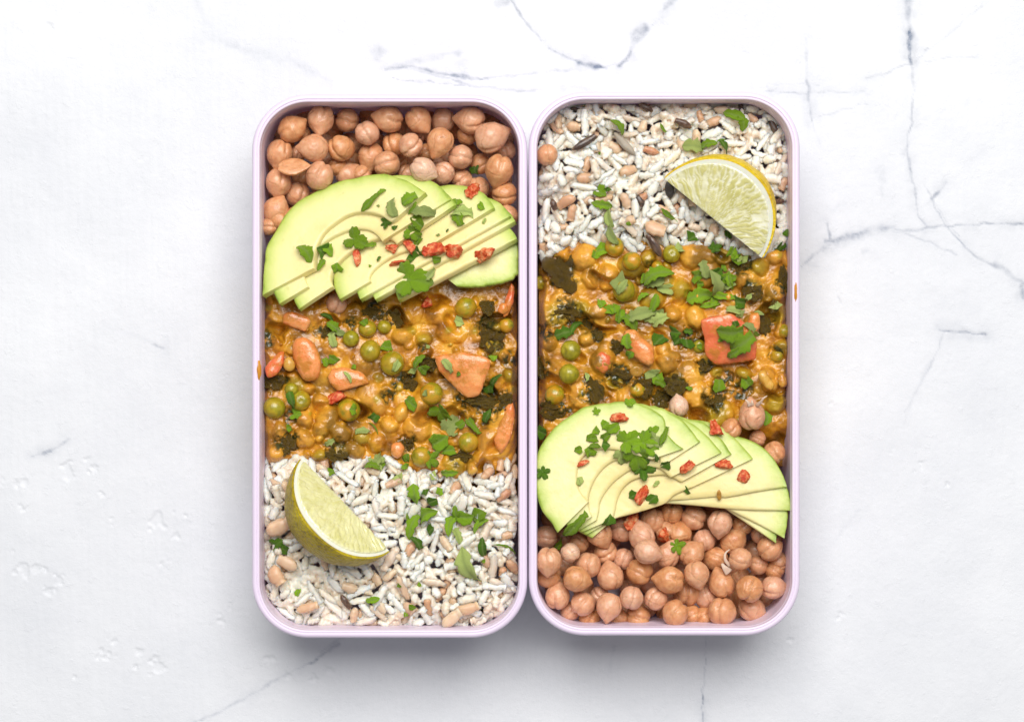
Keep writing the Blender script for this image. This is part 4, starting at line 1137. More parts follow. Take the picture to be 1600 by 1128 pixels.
NR = tilt_normal(9, -0.556, -0.831)
OUT = [cC(*p) for p in ((215, 1020), (180, 965), (120, 890), (75, 800), (52, 690), (50, 560), (60, 470), (90, 375), (150, 285), (200, 235), (300, 165), (400, 100), (500, 72), (600, 58), (700, 50), (790, 62), (860, 82))]
INN = [cC(*p) for p in ((445, 790), (400, 740), (370, 690), (360, 630), (362, 560), (385, 490), (430, 440), (500, 412), (580, 405), (680, 420), (790, 450), (905, 482))]
HID = [cC(*p) for p in ((330, 1000), (220, 930), (150, 820), (120, 700), (125, 560), (160, 430), (230, 320), (330, 220), (450, 150), (600, 90))]
AVR = [
    (OUT + [cC(950, 135), cC(1000, 180), cD(60, 285), cD(130, 360), cD(178, 402)], INN, 'broad curved avocado slice on top of the right fan, touching the left wall'),
    (HID + [cC(800, 66), cC(900, 86), cC(1000, 105), cD(60, 125), cD(140, 165), cD(210, 230), cD(260, 295), cD(306, 346)], [cC(*p) for p in ((470, 900), (445, 830), (447, 745), (480, 650), (550, 550), (640, 490), (780, 460), (900, 480))] + [cD(0, 470), cD(5, 540)], 'second avocado slice in the right fan, under the topmost'),
    ([(x + 6, y + 2) for x, y in HID] + [cC(900, 84), cD(0, 98), cD(100, 140), cD(190, 180), cD(280, 235), cD(350, 300), cD(410, 370), cD(465, 428)], [cC(*p) for p in ((505, 925), (520, 860), (535, 780), (600, 680), (690, 600), (800, 540), (930, 540))] + [cD(20, 560), cD(82, 614)], 'third avocado slice in the right fan, carrying a red chilli flake'),
    ([(x + 12, y + 4) for x, y in HID] + [cD(0, 110), cD(120, 150), cD(230, 183), cD(330, 205), cD(400, 260), cD(470, 350), cD(538, 438)], [cC(*p) for p in ((625, 918), (640, 850), (655, 780), (700, 690), (790, 625), (920, 600))] + [cD(60, 600), cD(160, 648)], 'fourth avocado slice in the right fan, only a thin band showing'),
    ([(x + 20, y + 8) for x, y in HID] + [cD(0, 130), cD(180, 180), cD(290, 190), cD(380, 205), cD(470, 250), cD(560, 320), (1030 + 640 / 4.7, 615 + 410 / 4.7), cD(692, 474)], [cC(630, 916), cC(760, 882), cC(900, 840), cC(1010, 800), cD(110, 745), cD(228, 692)], 'fifth avocado slice in the right fan with a pale pointed corner'),
    ([(x + 28, y + 14) for x, y in HID] + [cD(60, 160), cD(300, 210), cD(430, 240), cD(560, 302), cD(660, 335), cD(750, 382), cD(830, 455), cD(890, 560), cD(925, 630), cD(944, 684)], [cC(640, 912), cC(780, 876), cC(920, 832), cD(20, 792), cD(180, 775), cD(400, 755), cD(500, 758), cD(700, 720), cD(860, 695), cD(935, 683)], 'sixth avocado slice, the wide green edged one reaching the right wall'),
    ([cD(60, 640), cD(100, 500), cD(220, 400), cD(400, 350), cD(600, 370), cD(800, 460), cD(900, 590), cD(945, 690), cD(962, 770), cD(968, 857)], [cD(0, 806), cD(60, 804), cD(200, 813), cD(400, 832), cD(560, 848), cD(700, 854), cD(850, 856), cD(955, 857)], 'seventh avocado slice whose tip touches the right wall, right box'),
    ([cD(300, 660), cD(500, 600), cD(700, 620), cD(850, 700), cD(920, 800), cD(948, 870), cD(942, 960), cD(920, 1060)], [cD(320, 790), cD(400, 815), cD(490, 842), cD(600, 896), cD(720, 955), cD(820, 1008), cD(870, 1034), cD(915, 1058)], 'eighth avocado slice, a narrow green tipped wedge by the right wall'),
    ([cD(350, 700), cD(500, 660), cD(650, 690), cD(780, 780), cD(850, 900), cD(868, 1000), cD(858, 1095)], [cD(400, 780), cD(450, 815), cD(500, 852), cD(570, 900), cD(660, 962), cD(760, 1030), cD(852, 1092)], 'lowest avocado slice peeping out above the chickpeas, right box')]
for k, (o_, i_, lab) in enumerate(AVR):
    me = slice_mesh(o_, i_, P(1000, 760, (42.5 - 1.55 * k) / 1000), NR, 0.00165 if k else 0.0019, k + 31)
    tag(link('avocado_slice', me), lab, 'avocado slice', 'avocado slices fanned in the right box')


# ------------------------------------------------------------------ citrus wedges
def wedge(name, a, b, z, toward, r_px, th_top, th_bot, rind, pulp, vein_amt, label, cat, seed, bow=0.0):
    A, B = P(*a, z / 1000), P(*b, z / 1000)
    mid, half = (A + B) / 2, np.linalg.norm(B - A) / 2
    ax = (B - A) / np.linalg.norm(B - A)
    e1 = np.array([toward[0], -toward[1], 0.0]); e1 -= ax * (e1 @ ax); e1 /= np.linalg.norm(e1)
    e3 = np.array([0, 0, 1.0])
    R0 = r_px * S * (HC - z / 1000) / (HC - ZR)
    root = link(name, None); root.location = tuple(mid)

    def rad(s):
        s = np.clip(s, -1, 1)
        return R0 * np.maximum((1 - np.abs(s) ** 2.25), 0) ** 0.62 + 0.0004

    def pt(s, rho, th):
        d = math.cos(th) * e1 + math.sin(th) * e3
        return ax * (s * half) + d * rho
    t0, t1 = math.radians(th_top), math.radians(th_bot)
    ns, nth = 72, 26
    ss = -np.cos(np.linspace(0, pi, ns))
    ths = np.linspace(t0, t1, nth)
    # rind: closed shell between the skin and 1.1 mm below it
    G = []
    for s in ss:
        R = float(rad(s))
        row = []
        for th in ths:
            n = 0.0006 * float(fbm(s * 3.5, th * 2.2, seed, seed, 3))
            row.append(pt(s, R + n, th))
        for th in ths[::-1]: row.append(pt(s * 0.975, max(R - 0.0009, 0.0002), th))
        G.append(row)
    V = np.array(G).reshape(-1, 3)
    m = 2 * nth
    F = [(i * m + j, i * m + (j + 1) % m, (i + 1) * m + (j + 1) % m, (i + 1) * m + j) for i in range(ns - 1) for j in range(m)]
    F += [tuple(range(m))[::-1], tuple(range((ns - 1) * m, ns * m))]
    me = mesh('rind', V, F, MT[rind])
    bm = bmesh.new(); bm.from_mesh(me); bmesh.ops.recalc_face_normals(bm, faces=bm.faces)
    for e in bm.edges:
        if len(e.link_faces) == 2 and e.calc_face_angle(0) > 1.0: e.smooth = False
    bm.to_mesh(me); bm.free()
    link('rind', me, root)
    # pith: the solid wedge inside, its cut faces 0.2 mm above the rind's edge
    G = []
    e = 0.010
    for s in ss:
        R = max(float(rad(s)) - 0.0010, 0.0001)
        row = [pt(s * 0.985, 0.0, t0)]
        for rho in (0.35, 0.7, 0.9, 1.0): row.append(pt(s * 0.985, R * rho, t0 + e))
        for th in ths[3:-3:4]: row.append(pt(s * 0.985, R, th))
        for rho in (1.0, 0.6, 0.3): row.append(pt(s * 0.985, R * rho, t1 - e))
        G.append(row)
    m = len(G[0]); V = np.array(G).reshape(-1, 3)
    F = [(i * m + j, i * m + (j + 1) % m, (i + 1) * m + (j + 1) % m, (i + 1) * m + j) for i in range(ns - 1) for j in range(m)]
    F += [tuple(range(m))[::-1], tuple(range((ns - 1) * m, ns * m))]
    me = mesh('pith', V, F, MT['pith'], False)
    bm = bmesh.new(); bm.from_mesh(me); bmesh.ops.recalc_face_normals(bm, faces=bm.faces); bm.to_mesh(me); bm.free()
    link('pith', me, root)
    # pulp on the upper cut face: juice cells raying out from the core
    ns2, nr = 190, 70
    ss2 = -np.cos(np.linspace(0.0, pi, ns2)) * 0.93
    q = np.r_[np.linspace(0, 0.97, nr - 2), 0.99, 1.0]
    Sg, Q = np.meshgrid(ss2, q, indexing='ij')
    Rr = np.maximum(rad(Sg / 0.93 * 0.985) - 0.0026 * (1 - 0.35 * np.abs(Sg) ** 3), 0.0003)
    rho = Q * Rr
    X, Y = Sg * half, rho
    r2 = np.random.default_rng(seed)
    ang = np.arctan2(Y + 0.006, X); dis = np.hypot(X * 0.8, Y + 0.004) / R0
    npt = 210
    pa, pd = r2.uniform(0, pi, npt), r2.uniform(0, 1.5, npt)
    ka, kd = 9.5, 1.9
    wa = ang + 0.05 * fbm(X * 400, Y * 400, 0, seed, 2); wd = dis + 0.06 * fbm(X * 300, Y * 300, 3, seed, 2)
    D = np.sqrt(((wa[..., None] - pa) * ka) ** 2 + ((wd[..., None] - pd) * kd) ** 2)
    D.partition(1, axis=-1)
    f21 = D[..., 1] - D[..., 0]
    vein = np.exp(-(f21 / 0.11) ** 2) * np.clip(0.8 + 0.6 * fbm(X * 220, Y * 220, 1, seed, 2), 0.1, 1)
    h = (0.00022 if vein_amt > .5 else 0.0004) * np.clip(f21 / 0.3, 0, 1) + 0.00012 * fbm(X * 900, Y * 900, 0, seed, 2)
    h = h * (1 - np.clip((Q - 0.94) / 0.06, 0, 1))
    edge = np.minimum(np.clip((1 - Q) / 0.03, 0, 1), np.clip((1 - np.abs(Sg) / 0.93) / 0.02, 0, 1))
    up = np.cross(ax, math.cos(t0) * e1 + math.sin(t0) * e3)
    if up[2] < 0: up = -up
    d0 = math.cos(t0) * e1 + math.sin(t0) * e3
    Vp = X[..., None] * ax + (rho[..., None] + 0.0003) * d0 + (h + 0.0006 * edge - 0.00015)[..., None] * up + bow * (0)
    v = np.clip(vein * vein_amt + 0.55 * np.exp(-((1 - Q) / 0.05) ** 2), 0, 1)
    F = grid_faces(ns2, nr)
    me = mesh('pulp', Vp.reshape(-1, 3), F, MT[pulp], True, {'vein': v.ravel()})
    if Vector(me.polygons[len(me.polygons) // 2].normal).dot(Vector(up)) < 0: me.flip_normals()
    link('pulp', me, root)
    tag(root, label, cat)


wedge('lime_wedge', (470, 716), (609, 861), 40.5, (-0.717, 0.697), 91, 51, -16, 'limerind', 'limepulp', 0.30, 'lime wedge with speckled olive rind lying on the rice of the left box', 'lime wedge', 5)
wedge('lemon_wedge', (1037, 279), (1191, 404), 38.0, (0.63, -0.776), 100, 27, -38, 'lemonrind', 'lemonpulp', 0.95, 'pale lemon wedge with bright yellow rind lying on the rice of the right box', 'lemon wedge', 8)


# ------------------------------------------------------------------ rice
def grain_mesh(name, seed, mat, kind='rice'):
    r1 = random.Random(seed)
    nr, ns = 15, 10
    V = []
    bend = r1.uniform(-.12, .12)
    cutL, cutR = r1.random() < 0.22, r1.random() < 0.22
    for i in range(nr):
        s = -1 + 2 * i / (nr - 1)
        w = max(1 - abs(s) ** (2.6 if kind != 'wild' else 2.0), 0) ** 0.55
        if (s > 0.6 and cutR) or (s < -0.6 and cutL): w = max(w, 0.72 + r1.uniform(-.1, .15))
        if kind == 'burst' and abs(s) > 0.6: w *= r1.uniform(1.0, 1.5)
        for k in range(ns):
            a = 2 * pi * k / ns
            q = w * (1 + ((0.28 + 0.5 * abs(s) ** 4) if kind in ('rice', 'burst') else 0.2) * float(fbm(s * 2.6 + seed, math.cos(a) * 1.4, math.sin(a) * 1.4, seed, 3)))
            if kind != 'wild': q *= 1 - (0.30 if kind == 'barley' else 0.16) * math.exp(-((a - pi / 2) / 0.35) ** 2)
            if kind in ('rice', 'burst'): q *= 1 + 0.26 * float(vnoise(s * 7 + seed, math.cos(a) * 3, math.sin(a) * 3, seed + 9)) * (0.4 + abs(s))
            sx = s + (0.14 * float(vnoise(math.cos(a) * 2.5 + seed, math.sin(a) * 2.5, seed)) if abs(s) > 0.8 else 0)
            V.append((sx, q * math.cos(a) + bend * (1 - s * s) * 2, q * math.sin(a) * (0.82 if kind != 'barley' else 0.8)))
    F = [(i * ns + k, (i + 1) * ns + k, (i + 1) * ns + (k + 1) % ns, i * ns + (k + 1) % ns)[::-1] for i in range(nr - 1) for k in range(ns)]
    n = nr * ns
    V += [(-1.02, 0, 0), (1.02, 0, 0)]
    for k in range(ns):
        F.append((n, k, (k + 1) % ns)[::-1]); F.append((n + 1, (nr - 1) * ns + k, (nr - 1) * ns + (k + 1) % ns))
    me = mesh(name, V, F, mat)
    bm = bmesh.new(); bm.from_mesh(me); bmesh.ops.recalc_face_normals(bm, faces=bm.faces); bm.to_mesh(me); bm.free()
    return me


RICEM = [grain_mesh('rice_grain', s, MT['rice'], 'burst' if s % 3 == 0 else 'rice') for s in range(1, 25)]
BARM = [grain_mesh('barley_grain', s, MT['barley'], 'barley') for s in range(40, 44)]
WILDM = [grain_mesh('wild_rice_grain', s, MT['wild'], 'wild') for s in range(50, 53)]


def build_rice(box):
    r1 = random.Random(91 if box == 'L' else 92)
    if box == 'L': bx0, bx1, by0, by1 = 404, 814, 706, 988
    else: bx0, bx1, by0, by1 = 832, 1244, 150, 420
    st = 2.0
    xs, ys = np.arange(bx0, bx1, st), np.arange(by0, by1, st)
    X, Y = np.meshgrid(xs, ys, indexing='ij')
    b = rice_edge(box, X)
    dep = (Y - b) if box == 'L' else (b - Y)              # how far inside the rice
    H = 31.8 + 2.0 * fbm(X / 45, Y / 45, 0, 21 if box == 'L' else 23, 3)
    e = inside(X, Y, box, 15)
    H -= 3.4 * (1 - sstep(0, 26, e))
    H -= 3.2 * (1 - sstep(-6, 26, dep))
    if box == 'L':
        for hx, hy, hr in ((505, 940, 30), (430, 960, 26), (790, 955, 32), (480, 870, 26), (650, 820, 16)): H -= 3.2 * np.exp(-((X - hx) ** 2 + (Y - hy) ** 2) / hr ** 2)
    else:
        for hx, hy, hr in ((870, 200, 26), (960, 215, 22), (1080, 225, 30), (1200, 190, 28), (860, 330, 26), (1215, 330, 30), (1110, 360, 34)): H -= 3.0 * np.exp(-((X - hx) ** 2 + (Y - hy) ** 2) / hr ** 2)
    H0 = H - 1.5
    H = H0.copy()
    own = np.full(H.shape, -1)
    okm = (e > 3) & (dep > -7)
    items = []
    nr_ = 980
    for k in range(nr_):
        t = r1.random()
        if k > 880: items.append(['rice', r1.uniform(7, 14), r1.uniform(6, 10)])
        elif t < 0.50: items.append(['rice', r1.uniform(26, 45), r1.uniform(11, 15.5)])
        elif t < 0.91: items.append(['rice', r1.uniform(14, 25), r1.uniform(11, 16.5)])
        else: items.append(['barley', r1.uniform(21, 29), r1.uniform(14.0, 18)])
    if box == 'R':
        for k in (560, 640, 700, 760, 820, 880): items[k] = ['wild', r1.uniform(24, 38), r1.uniform(9, 11)]
    lo = np.argwhere(okm)
    placed = []
    A_ = np.linspace(-.92, .92, 7); B_ = np.linspace(-.8, .8, 3)
    ga, gb = (g.ravel() for g in np.meshgrid(A_, B_, indexing='ij'))
    hz = np.sqrt(np.maximum(1 - 0.8 * ga ** 2, 0.05)) * np.sqrt(1 - gb ** 2)
    fa, fb = (g.ravel() for g in np.meshgrid(np.linspace(-.98, .98, 21), np.linspace(-.95, .95, 9), indexing='ij'))
    fz = np.sqrt(np.maximum(1 - fa ** 4, 0)) * np.sqrt(1 - fb ** 2)
    for idx, (kind, ln, wd) in enumerate(items):
        best = None
        for tr in range(7):
            i, j = lo[r1.randrange(len(lo))]
            x, y, a = xs[i], ys[j], r1.uniform(0, pi)
            ca, sa = math.cos(a), math.sin(a)
            # keep both ends in the box
            if min(float(inside(np.array(x + q * ca * ln / 2), np.array(y + q * sa * ln / 2), box, 15)) for q in (-1, 1)) < 1: continue
            gx, gy = x + ga * ln / 2 * ca - gb * wd / 2 * sa, y + ga * ln / 2 * sa + gb * wd / 2 * ca
            ii = np.clip(((gx - bx0) / st).astype(int), 0, len(xs) - 1); jj = np.clip(((gy - by0) / st).astype(int), 0, len(ys) - 1)
            hh = H[ii, jj]
            slope = np.clip((hh @ ga) / (ga @ ga), -3.2, 3.2)            # mm over the half length
            zc = np.quantile(hh - slope * ga + hz * wd * .109, 0.42) - 0.75
            rel = zc - H0[ii, jj].mean()
            if best is None or rel < best[0]: best = (rel, x, y, a, slope, zc)
        if best is None: continue
        rel, x, y, a, slope, zc = best
        if rel > 7.5: continue
        ca, sa = math.cos(a), math.sin(a)
        gx, gy = x + fa * ln / 2 * ca - fb * wd / 2 * sa, y + fa * ln / 2 * sa + fb * wd / 2 * ca
        ii = np.clip(((gx - bx0) / st).astype(int), 0, len(xs) - 1); jj = np.clip(((gy - by0) / st).astype(int), 0, len(ys) - 1)
        zt = zc + slope * fa + fz * wd * .109
        m = zt > H[ii, jj]
        H[ii[m], jj[m]] = zt[m]; own[ii[m], jj[m]] = len(placed)
        placed.append((kind, ln, wd, x, y, a, slope, zc))
    cnt = np.bincount(own[own >= 0], minlength=len(placed))
    # largest visible white grains become things of their own, the rest one mass
    order = sorted((i for i in range(len(placed)) if placed[i][0] == 'rice'), key=lambda i: -cnt[i])
    single = set(i for i in order[:125] if cnt[i] > 3)
    side = 'left' if box == 'L' else 'right'
    MV, MF, MTn = [], [], []
    off = 0
    for i, (kind, ln, wd, x, y, a, slope, zc) in enumerate(placed):
        if cnt[i] == 0: continue
        z = zc / 1000
        kk = S * (HC - z) / (HC - ZR)
        pitch = math.atan2(slope, ln * .109)
        M = Matrix.LocRotScale(Vector(P(x, y, z)), (Matrix.Rotation(-a, 3, 'Z') @ Matrix.Rotation(-pitch, 3, 'Y') @ Matrix.Rotation(r1.uniform(0, 6.28), 3, 'X')).to_quaternion(), Vector((ln / 2 * kk / max(math.cos(pitch), .75), wd / 2 * kk, wd / 2 * kk)))
        me = r1.choice({'rice': RICEM, 'barley': BARM, 'wild': WILDM}[kind])
        if kind == 'rice' and i not in single:
            co = np.empty(len(me.vertices) * 3, np.float32); me.vertices.foreach_get('co', co); co = co.reshape(-1, 3)
            Mn = np.array(M)
            MV.append(co @ Mn[:3, :3].T + Mn[:3, 3]); MTn.append(np.full(len(co), r1.random()))
            MF += [tuple(v + off for v in p.vertices) for p in me.polygons]; off += len(co)
            continue
        nm = {'rice': 'rice_grain', 'barley': 'barley_grain', 'wild': 'wild_rice_grain'}[kind]
        o = link(nm, me); o.matrix_world = M
        if kind == 'rice':
            if box == 'L':
                if math.hypot(x - 540, y - 795) < 95: zone = 'close round the lime wedge'
                elif y < 770: zone = 'along the edge of the curry'
                elif y > 930: zone = 'along the bottom rim'
                elif x > 700: zone = 'round the trailing herb leaf by the right wall'
                elif x < 470: zone = 'by the left wall below the lime'
                else: zone = 'in the middle, below the forked herb sprig'
            else:
                if math.hypot(x - 1115, y - 325) < 95: zone = 'close round the lemon wedge'
                elif y > 345: zone = 'along the edge of the curry'
                elif y < 205: zone = 'along the top rim'
                elif x < 900: zone = 'by the left wall'
                elif x > 1150: zone = 'between the lemon wedge and the right wall'
                else: zone = 'in the middle, left of the lemon'
            look = 'long' if ln > 36 else 'short stubby' if ln < 21 else 'broad' if wd > 14.5 else 'slim'
            tag(o, f'{look} white rice grain {zone}, {side} box', 'rice grain', f'{look} white rice grains {zone}, {side} box')
        elif kind == 'barley': tag(o, label_by('plump tan barley grain', x, y, box), 'barley grain', 'barley grains in the rice')
        else: tag(o, label_by('dark wild rice grain', x, y, box), 'wild rice grain', 'wild rice grains in the rice')
    # packed rice below: a rough block down to the box floor
    keep = okm | ((e > 1) & (dep > -9))
    nx, ny = X.shape
    zz = (H0 - 0.1 + 1.0 * fbm(X / 6, Y / 6, 0, 33, 2)) / 1000
    k = (HC - zz) / (HC - ZR) * S
    V = np.stack([(X - 800) * k, (564 - Y) * k, zz], -1).reshape(-1, 3)
    F = grid_faces(nx, ny)[:, ::-1]; F = F[keep.ravel()[F].all(1)]
    ed = np.vstack([F[:, [0, 1]], F[:, [1, 2]], F[:, [2, 3]], F[:, [3, 0]]]); key = np.sort(ed, 1)
    u, inv, c = np.unique(key[:, 0].astype(np.int64) * nx * ny + key[:, 1], return_inverse=True, return_counts=True)
    be = ed[c[inv] == 1]
    low = V.copy(); low[:, 2] = FLOOR + 0.0004
    F = np.vstack([F, np.stack([be[:, 1], be[:, 0], be[:, 0] + nx * ny, be[:, 1] + nx * ny], 1)])
    V = np.vstack([V, low]); used = np.unique(F); mp = np.full(len(V), -1); mp[used] = np.arange(len(used))
    MV.append(V[used]); MTn.append(np.full(len(used), 0.005)); MF += [tuple(f) for f in (mp[F] + off).tolist()]
    me = mesh('rice', np.vstack(MV), MF, MT['ricebed'], True)
    ro = link('rice', me)
    rm = ro.modifiers.new('stick together', 'REMESH')
    rm.mode = 'VOXEL'; rm.voxel_size = 0.00026; rm.use_smooth_shade = True
    sm = ro.modifiers.new('soften', 'SMOOTH'); sm.factor = 0.5; sm.iterations = 2
    tag(ro, f'bed of cooked rice under and between the loose grains in the {side} box', 'rice', kind='stuff')


build_rice('L'); build_rice('R')

# single odd bits on the rice of the right box
for (x, y, w, h, a, me, nm, lab, cat) in [
    (*c4(690, 140)[:2], 24, 11, 30, WILDM[0], 'wild_rice_grain', 'short black wild rice grain under the top rim, right box', 'wild rice grain'),
    (*c4(335, 340)[:2], 44, 13, -32, WILDM[1], 'wild_rice_grain', 'long black wild rice grain beside the pink chickpea, right box', 'wild rice grain'),
    (*c4(900, 235)[:2], 28, 13, 25, WILDM[2], 'wild_rice_grain', 'dark wild rice grain sunk in the rice above the lemon', 'wild rice grain'),
    (*c4(655, 670)[:2], 22, 12, 60, WILDM[0], 'wild_rice_grain', 'brown wild rice grain in the middle of the right rice bed', 'wild rice grain'),
    (*c4(165, 690)[:2], 18, 11, 70, WILDM[1], 'wild_rice_grain', 'brown wild rice grain near the left wall of the right box', 'wild rice grain'),
    (*c4(735, 925)[:2], 40, 14, 60, WILDM[2], 'wild_rice_grain', 'dark brown wild rice grain at the curry edge below the pink barley', 'wild rice grain'),
    (*c3(545, 870)[:2], 26, 11, 55, WILDM[1], 'wild_rice_grain', 'dark wild rice grain in the rice below the lime, left box', 'wild rice grain')]:
    o = link(nm, me); z = 34.5 if nm else 0
    o.location = P(x, y, z / 1000); o.scale = (w / 2 * S, h / 2 * S, h / 2 * S); o.rotation_euler = (0.2, 0.08, -math.radians(a))
    tag(o, lab, cat, 'wild rice grains in the rice')
for (x, y, w, h, a, lab) in [(*c4(740, 825)[:2], 34, 24, 20, 'big pinkish barley clump at the curry edge, right box'), (*c3(1230, 910)[:2], 40, 18, -15, 'orange brown barley grain near the bottom right corner, left box'),
                             (*c3(1145, 970)[:2], 38, 19, -40, 'brown barley grain touching the bottom rim near the corner, left box'), (*c3(215, 655)[:2], 34, 20, 25, 'orange barley grain below the dark curled leaf, left box'),
                             (*c3(155, 720)[:2], 32, 25, 60, 'pale round barley grain by the left wall, left box'), (*c3(160, 450)[:2], 42, 26, -25, 'large pale barley grain left of the lime wedge'), (*c3(325, 905)[:2], 36, 15, -15, 'tan barley grain near the bottom rim left of the dark seed, left box')]:
    o = link('barley_grain', rnd.choice(BARM)); o.location = P(x, y, .0355); o.scale = (w / 2 * S, h / 2 * S, h / 2 * S); o.rotation_euler = (rnd.uniform(-.5, .5), -.1, -math.radians(a))
    tag(o, lab, 'barley grain', 'barley grains in the rice')
x, y, _ = c4(128, 408)
o = link('chickpea', CPM[3]); o.location = P(x, y, .0345); o.scale = (.0038,) * 3; o.rotation_euler = (.4, 1.2, 2.0)
tag(o, 'pink chickpea alone in the rice against the left wall, right box', 'chickpea')

# ------------------------------------------------------------------ herbs, chilli and seeds, laid on whatever the camera sees there
bpy.context.view_layer.update()
DG = bpy.context.evaluated_depsgraph_get()


def hit(px, py):
    d = Vector(P(px, py, 0) - CAM).normalized()
    ok, loc, nor, *_ = SC.ray_cast(DG, Vector(CAM), d)
    return np.array(loc) if ok else P(px, py, .03)


def seat(px, py, half, yaw, lift, maxtilt=0.6):
    """A frame lying on the food round pixel px, py: location and rotation matrix."""
    pts = []
    ca, sa = math.cos(math.radians(yaw)), math.sin(math.radians(yaw))
    for u, v in ((0, 0), (.7, 0), (-.7, 0), (0, .45), (0, -.45), (.45, .3), (-.45, -.3)):
        pts.append(hit(px + half * (u * ca - v * sa), py + half * (u * sa + v * ca)))
    pts = np.array(pts)
    A = np.c_[pts[:, 0] - pts[0, 0], pts[:, 1] - pts[0, 1], np.ones(len(pts))]
    g, *_ = np.linalg.lstsq(A, pts[:, 2], rcond=None)
    sl = math.hypot(g[0], g[1]); f = min(1, maxtilt / (sl + 1e-9)); gx, gy = g[0] * f, g[1] * f
    res = pts[:, 2] - (g[2] + (pts[:, 0] - pts[0, 0]) * gx + (pts[:, 1] - pts[0, 1]) * gy)
    z = g[2] + np.quantile(res, 0.75) + lift
    N = Vector((-gx, -gy, 1)).normalized()
    xa = Vector((ca, -sa, ca * gx - sa * gy)).normalized()
    ya = N.cross(xa).normalized(); xa = ya.cross(N)
    R = Matrix((xa, ya, N)).transposed()
    return P(px, py, float(z)), R


def blade(name, seed, mat, w=0.42, arch=0.18, lobes=0, thick=0.05):
    """A cut strip of leaf 2 units long with a midrib fold, an arch and a little twist."""
    r1 = random.Random(seed)
    ns, nw = 13, 7
    V, rib = [], []
    tw, bd = r1.uniform(-1.3, 1.3), r1.uniform(-.4, .4)
    cut = r1.random() < 0.7
    for i in range(ns):
        s = -1 + 2 * i / (ns - 1)
        prof = max(1 - abs(s) ** 2.2, 0.0) ** 0.6
        if cut and s > 0.3: prof = max(prof, 0.65)
        ww = w * (0.04 + prof) * (1 + (0.5 * abs(math.sin(lobes * s * 1.6 + seed)) if lobes else 0) + 0.30 * r1.uniform(-1, 1))
        for k in range(nw):
            v = -1 + 2 * k / (nw - 1)
            y = v * ww + bd * s * s
            z = arch * (1 - s * s) + 0.30 * abs(v) * ww + tw * s * v * ww * 0.7 + 0.05 * float(fbm(s * 2.5, v * 1.5, seed, seed, 2))
            V.append((s, y, z)); rib.append(math.exp(-(v / 0.22) ** 2))
    F = [tuple(f) for f in grid_faces(ns, nw).tolist()]
    loop = [i * nw for i in range(ns)] + [(ns - 1) * nw + k for k in range(1, nw)] + [i * nw + nw - 1 for i in range(ns - 2, -1, -1)] + [k for k in range(nw - 2, 0, -1)]
    V, F = thicken(V, F, loop, thick)
    me = mesh(name, V, F, mat, True, {'rib': rib + rib})
    bm = bmesh.new(); bm.from_mesh(me); bmesh.ops.recalc_face_normals(bm, faces=bm.faces); bm.to_mesh(me); bm.free()
    return me


def lobed(name, seed, mat, n=5, fold=0.15, thick=0.04):
    """A lobed, toothed parsley leaflet, stalk at -x."""
    nr, ns = 6, 60
    V, rib = [(-0.15, 0, 0)], [1]
    for i in range(1, nr + 1):
        q = i / nr
        for j in range(ns):
            a = 2 * pi * j / ns
            R = (0.42 + 0.50 * abs(math.cos(n * 0.5 * a)) ** 0.8) * (0.55 + 0.45 * (0.5 + 0.5 * math.cos(a))) + 0.10 * abs(math.sin(n * 2.5 * a + seed))
            R *= 1.15
            x, y = -0.15 + R * q * math.cos(a), R * q * math.sin(a)
            z = fold * abs(y) * 1.5 + 0.22 * q * q * math.cos(n * a) * 0.5 + 0.12 * float(fbm(x * 2, y * 2, seed, seed, 3)) - 0.25 * x * x
            V.append((x, y, z)); rib.append(math.exp(-(math.sin(n * 0.5 * a) / 0.18) ** 2) * q)
    F = [(0, 1 + j, 1 + (j + 1) % ns) for j in range(ns)]
    for i in range(nr - 1):
        for j in range(ns):
            a, b = 1 + i * ns, 1 + (i + 1) * ns
            F.append((a + j, b + j, b + (j + 1) % ns, a + (j + 1) % ns))
    V, F = thicken(V, F, [1 + (nr - 1) * ns + j for j in range(ns)], thick)
    me = mesh(name, V, F, mat, True, {'rib': rib + rib})
    bm = bmesh.new(); bm.from_mesh(me); bmesh.ops.recalc_face_normals(bm, faces=bm.faces); bm.to_mesh(me); bm.free()
    return me


def scrap(name, seed, mat, thick=0.05):
    """A chopped corner of leaf: a few straight cuts, bent along a vein."""
    r1 = random.Random(seed)
    n = r1.choice((4, 5, 5, 6))
    an = sorted(2 * pi * (k + r1.uniform(-.3, .3)) / n for k in range(n))
    cor = [(r1.uniform(.75, 1.15) * math.cos(a), r1.uniform(.5, .85) * math.sin(a)) for a in an]
    out = []
    for k in range(n):
        a, b = np.array(cor[k]), np.array(cor[(k + 1) % n])
        for t in np.linspace(0, 1, 5, endpoint=False):
            p = a + (b - a) * t
            out.append(p * (1 + 0.06 * r1.uniform(-1, 1)))
    out = np.array(out); m = len(out)
    nr = 5
    V, rib = [(0, 0)], [1]
    for i in range(1, nr + 1):
        for p in out: V.append(tuple(p * i / nr))
    V = np.array(V)
    ph = r1.uniform(0, pi)
    v = V[:, 0] * math.sin(ph) + V[:, 1] * math.cos(ph)
    u = V[:, 0] * math.cos(ph) - V[:, 1] * math.sin(ph)
    z = 0.42 * np.abs(v) - r1.uniform(.05, .4) * u * u + 0.14 * fbm(V[:, 0] * 2, V[:, 1] * 2, seed, seed, 3)
    rib = np.exp(-(v / 0.09) ** 2)
    F = [(0, 1 + j, 1 + (j + 1) % m) for j in range(m)]
    for i in range(nr - 1):
        for j in range(m):
            a, b = 1 + i * m, 1 + (i + 1) * m
            F.append((a + j, b + j, b + (j + 1) % m, a + (j + 1) % m))
    V, F = thicken(np.c_[V, z], F, [1 + (nr - 1) * m + j for j in range(m)], thick)
    return mesh(name, V, F, mat, True, {'rib': np.r_[rib, rib]})


